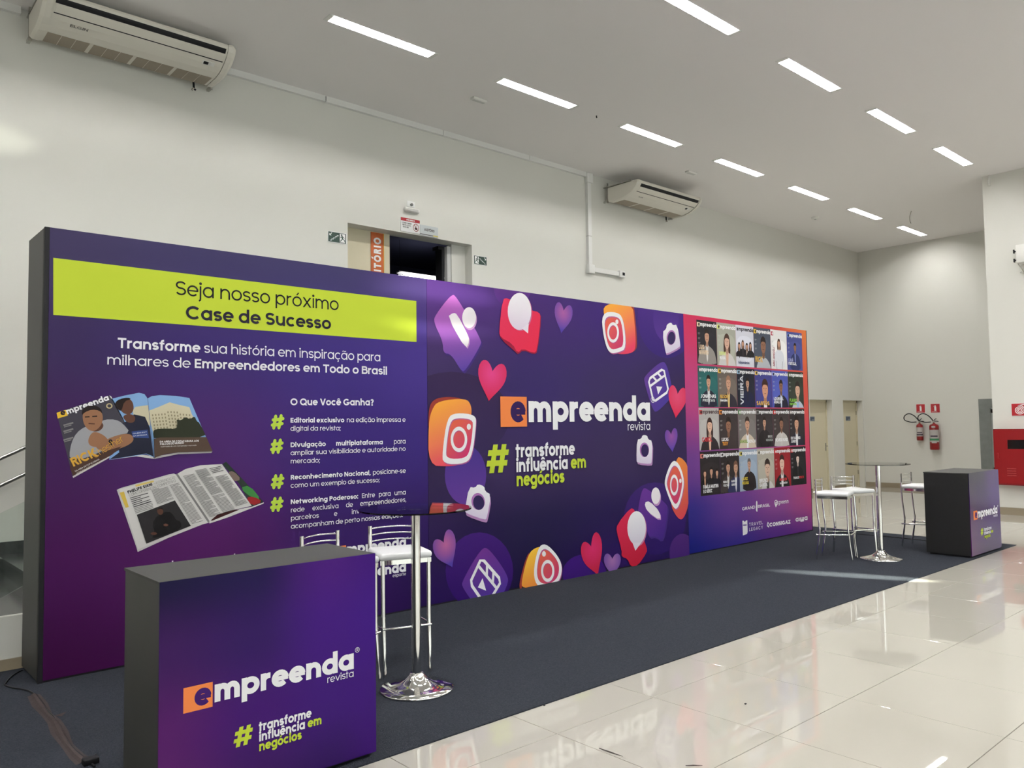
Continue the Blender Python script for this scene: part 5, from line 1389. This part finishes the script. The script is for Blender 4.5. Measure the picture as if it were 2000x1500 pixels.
# ================================================================== SMALL THINGS ON THE FLOOR
tag(MB().tube(smooth_path([(11.17, 5.80, .011), (11.16, 5.3, .011), (11.18, 4.8, .011), (11.15, 4.4, .011), (11.12, 3.95, .011)], 5), .006, BLACK, 8).build('floor_cable'), 'thin black cable lying on the carpet behind the farther counter', 'cable')
cab = empty('floor_cable', (0, 0, .007))
pts = [at_z(x, y, .012) for x, y in ((44, 1309), (38, 1311), (22, 1321), (12, 1333), (10, 1338), (25, 1343), (45, 1346), (60, 1351), (75, 1363), (90, 1385), (105, 1400), (115, 1420), (130, 1445), (150, 1468), (172, 1486), (185, 1497))]
MB().tube([(p.x, p.y, .005) for p in smooth_path(pts, 3)], .005, BLACK, 8).build('cord', cab)
TAPE = pmat('brown_tape', rgb(58, 51, 51), .85, spec=.1, noise=(40, .25))
tp = [at_z(x, y, .02) for x, y in ((66, 1354), (78, 1372), (92, 1392), (106, 1405), (116, 1425), (132, 1452), (150, 1472), (166, 1484))]
mb = MB(); vs = []
for i, p in enumerate(tp):
    d = (tp[min(i + 1, len(tp) - 1)] - tp[max(i - 1, 0)]).normalized(); nrm = Vector((-d.y, d.x, 0)); w_ = .034 + .008 * math.sin(i * 2.1)
    for t, z in ((-1, .0005), (-.55, .003), (-.2, .012), (.2, .012), (.55, .003), (1, .0005)): q = p + nrm * t * w_; vs.append((q.x, q.y, z))
mb.add(vs, [(i * 6 + j, i * 6 + j + 1, i * 6 + j + 7, i * 6 + j + 6) for i in range(len(tp) - 1) for j in range(5)], TAPE).build('tape', cab)
q = at_z(106, 1398, .01); MB().add([(q.x, q.y, .004), (q.x + .06, q.y - .02, .018), (q.x + .03, q.y - .035, .002)], [(0, 1, 2)], TAPE).build('loose_tape_end', cab)
q = at_z(174, 1490, .01); MB().rbox((q.x - .03, q.y - .03, .0), (q.x + .04, q.y + .02, .03), .006, BLACK, 2).build('plug', cab)
tag(cab, 'black cable taped to the carpet at the lower left corner', 'cable')
for (x0, y0), (x1, y1), lab in (((1170, 1461), (1216, 1477), 'longer dark wood splinter on the tiles'), ((1339, 1495), (1372, 1495), 'shorter dark splinter at the bottom edge of the tiles')):
    a, b = at_z(x0, y0, .004), at_z(x1, y1, .004); m = (a + b) / 2
    tag(MB().tube([a - m, (m - m) + Vector((0, .004, 0)), b - m], [.0015, .003, .001], pmat('dark_wood', rgb(58, 50, 46), .7), 6).build('splinter', None, (m.x, m.y, .0035)), lab, 'splinter')
for x, y, lab in ((1063, 1377, 'tiny black crumb on the tiles by the carpet edge'), (1456, 1374, 'tiny dark chip in the middle of the tiles')):
    a = at_z(x, y, .004); tag(MB().rbox((-.006, -.005, 0), (.006, .005, .005), .0015, BLACK, 1).build('debris_chip', None, (a.x, a.y, 0)), lab, 'debris')
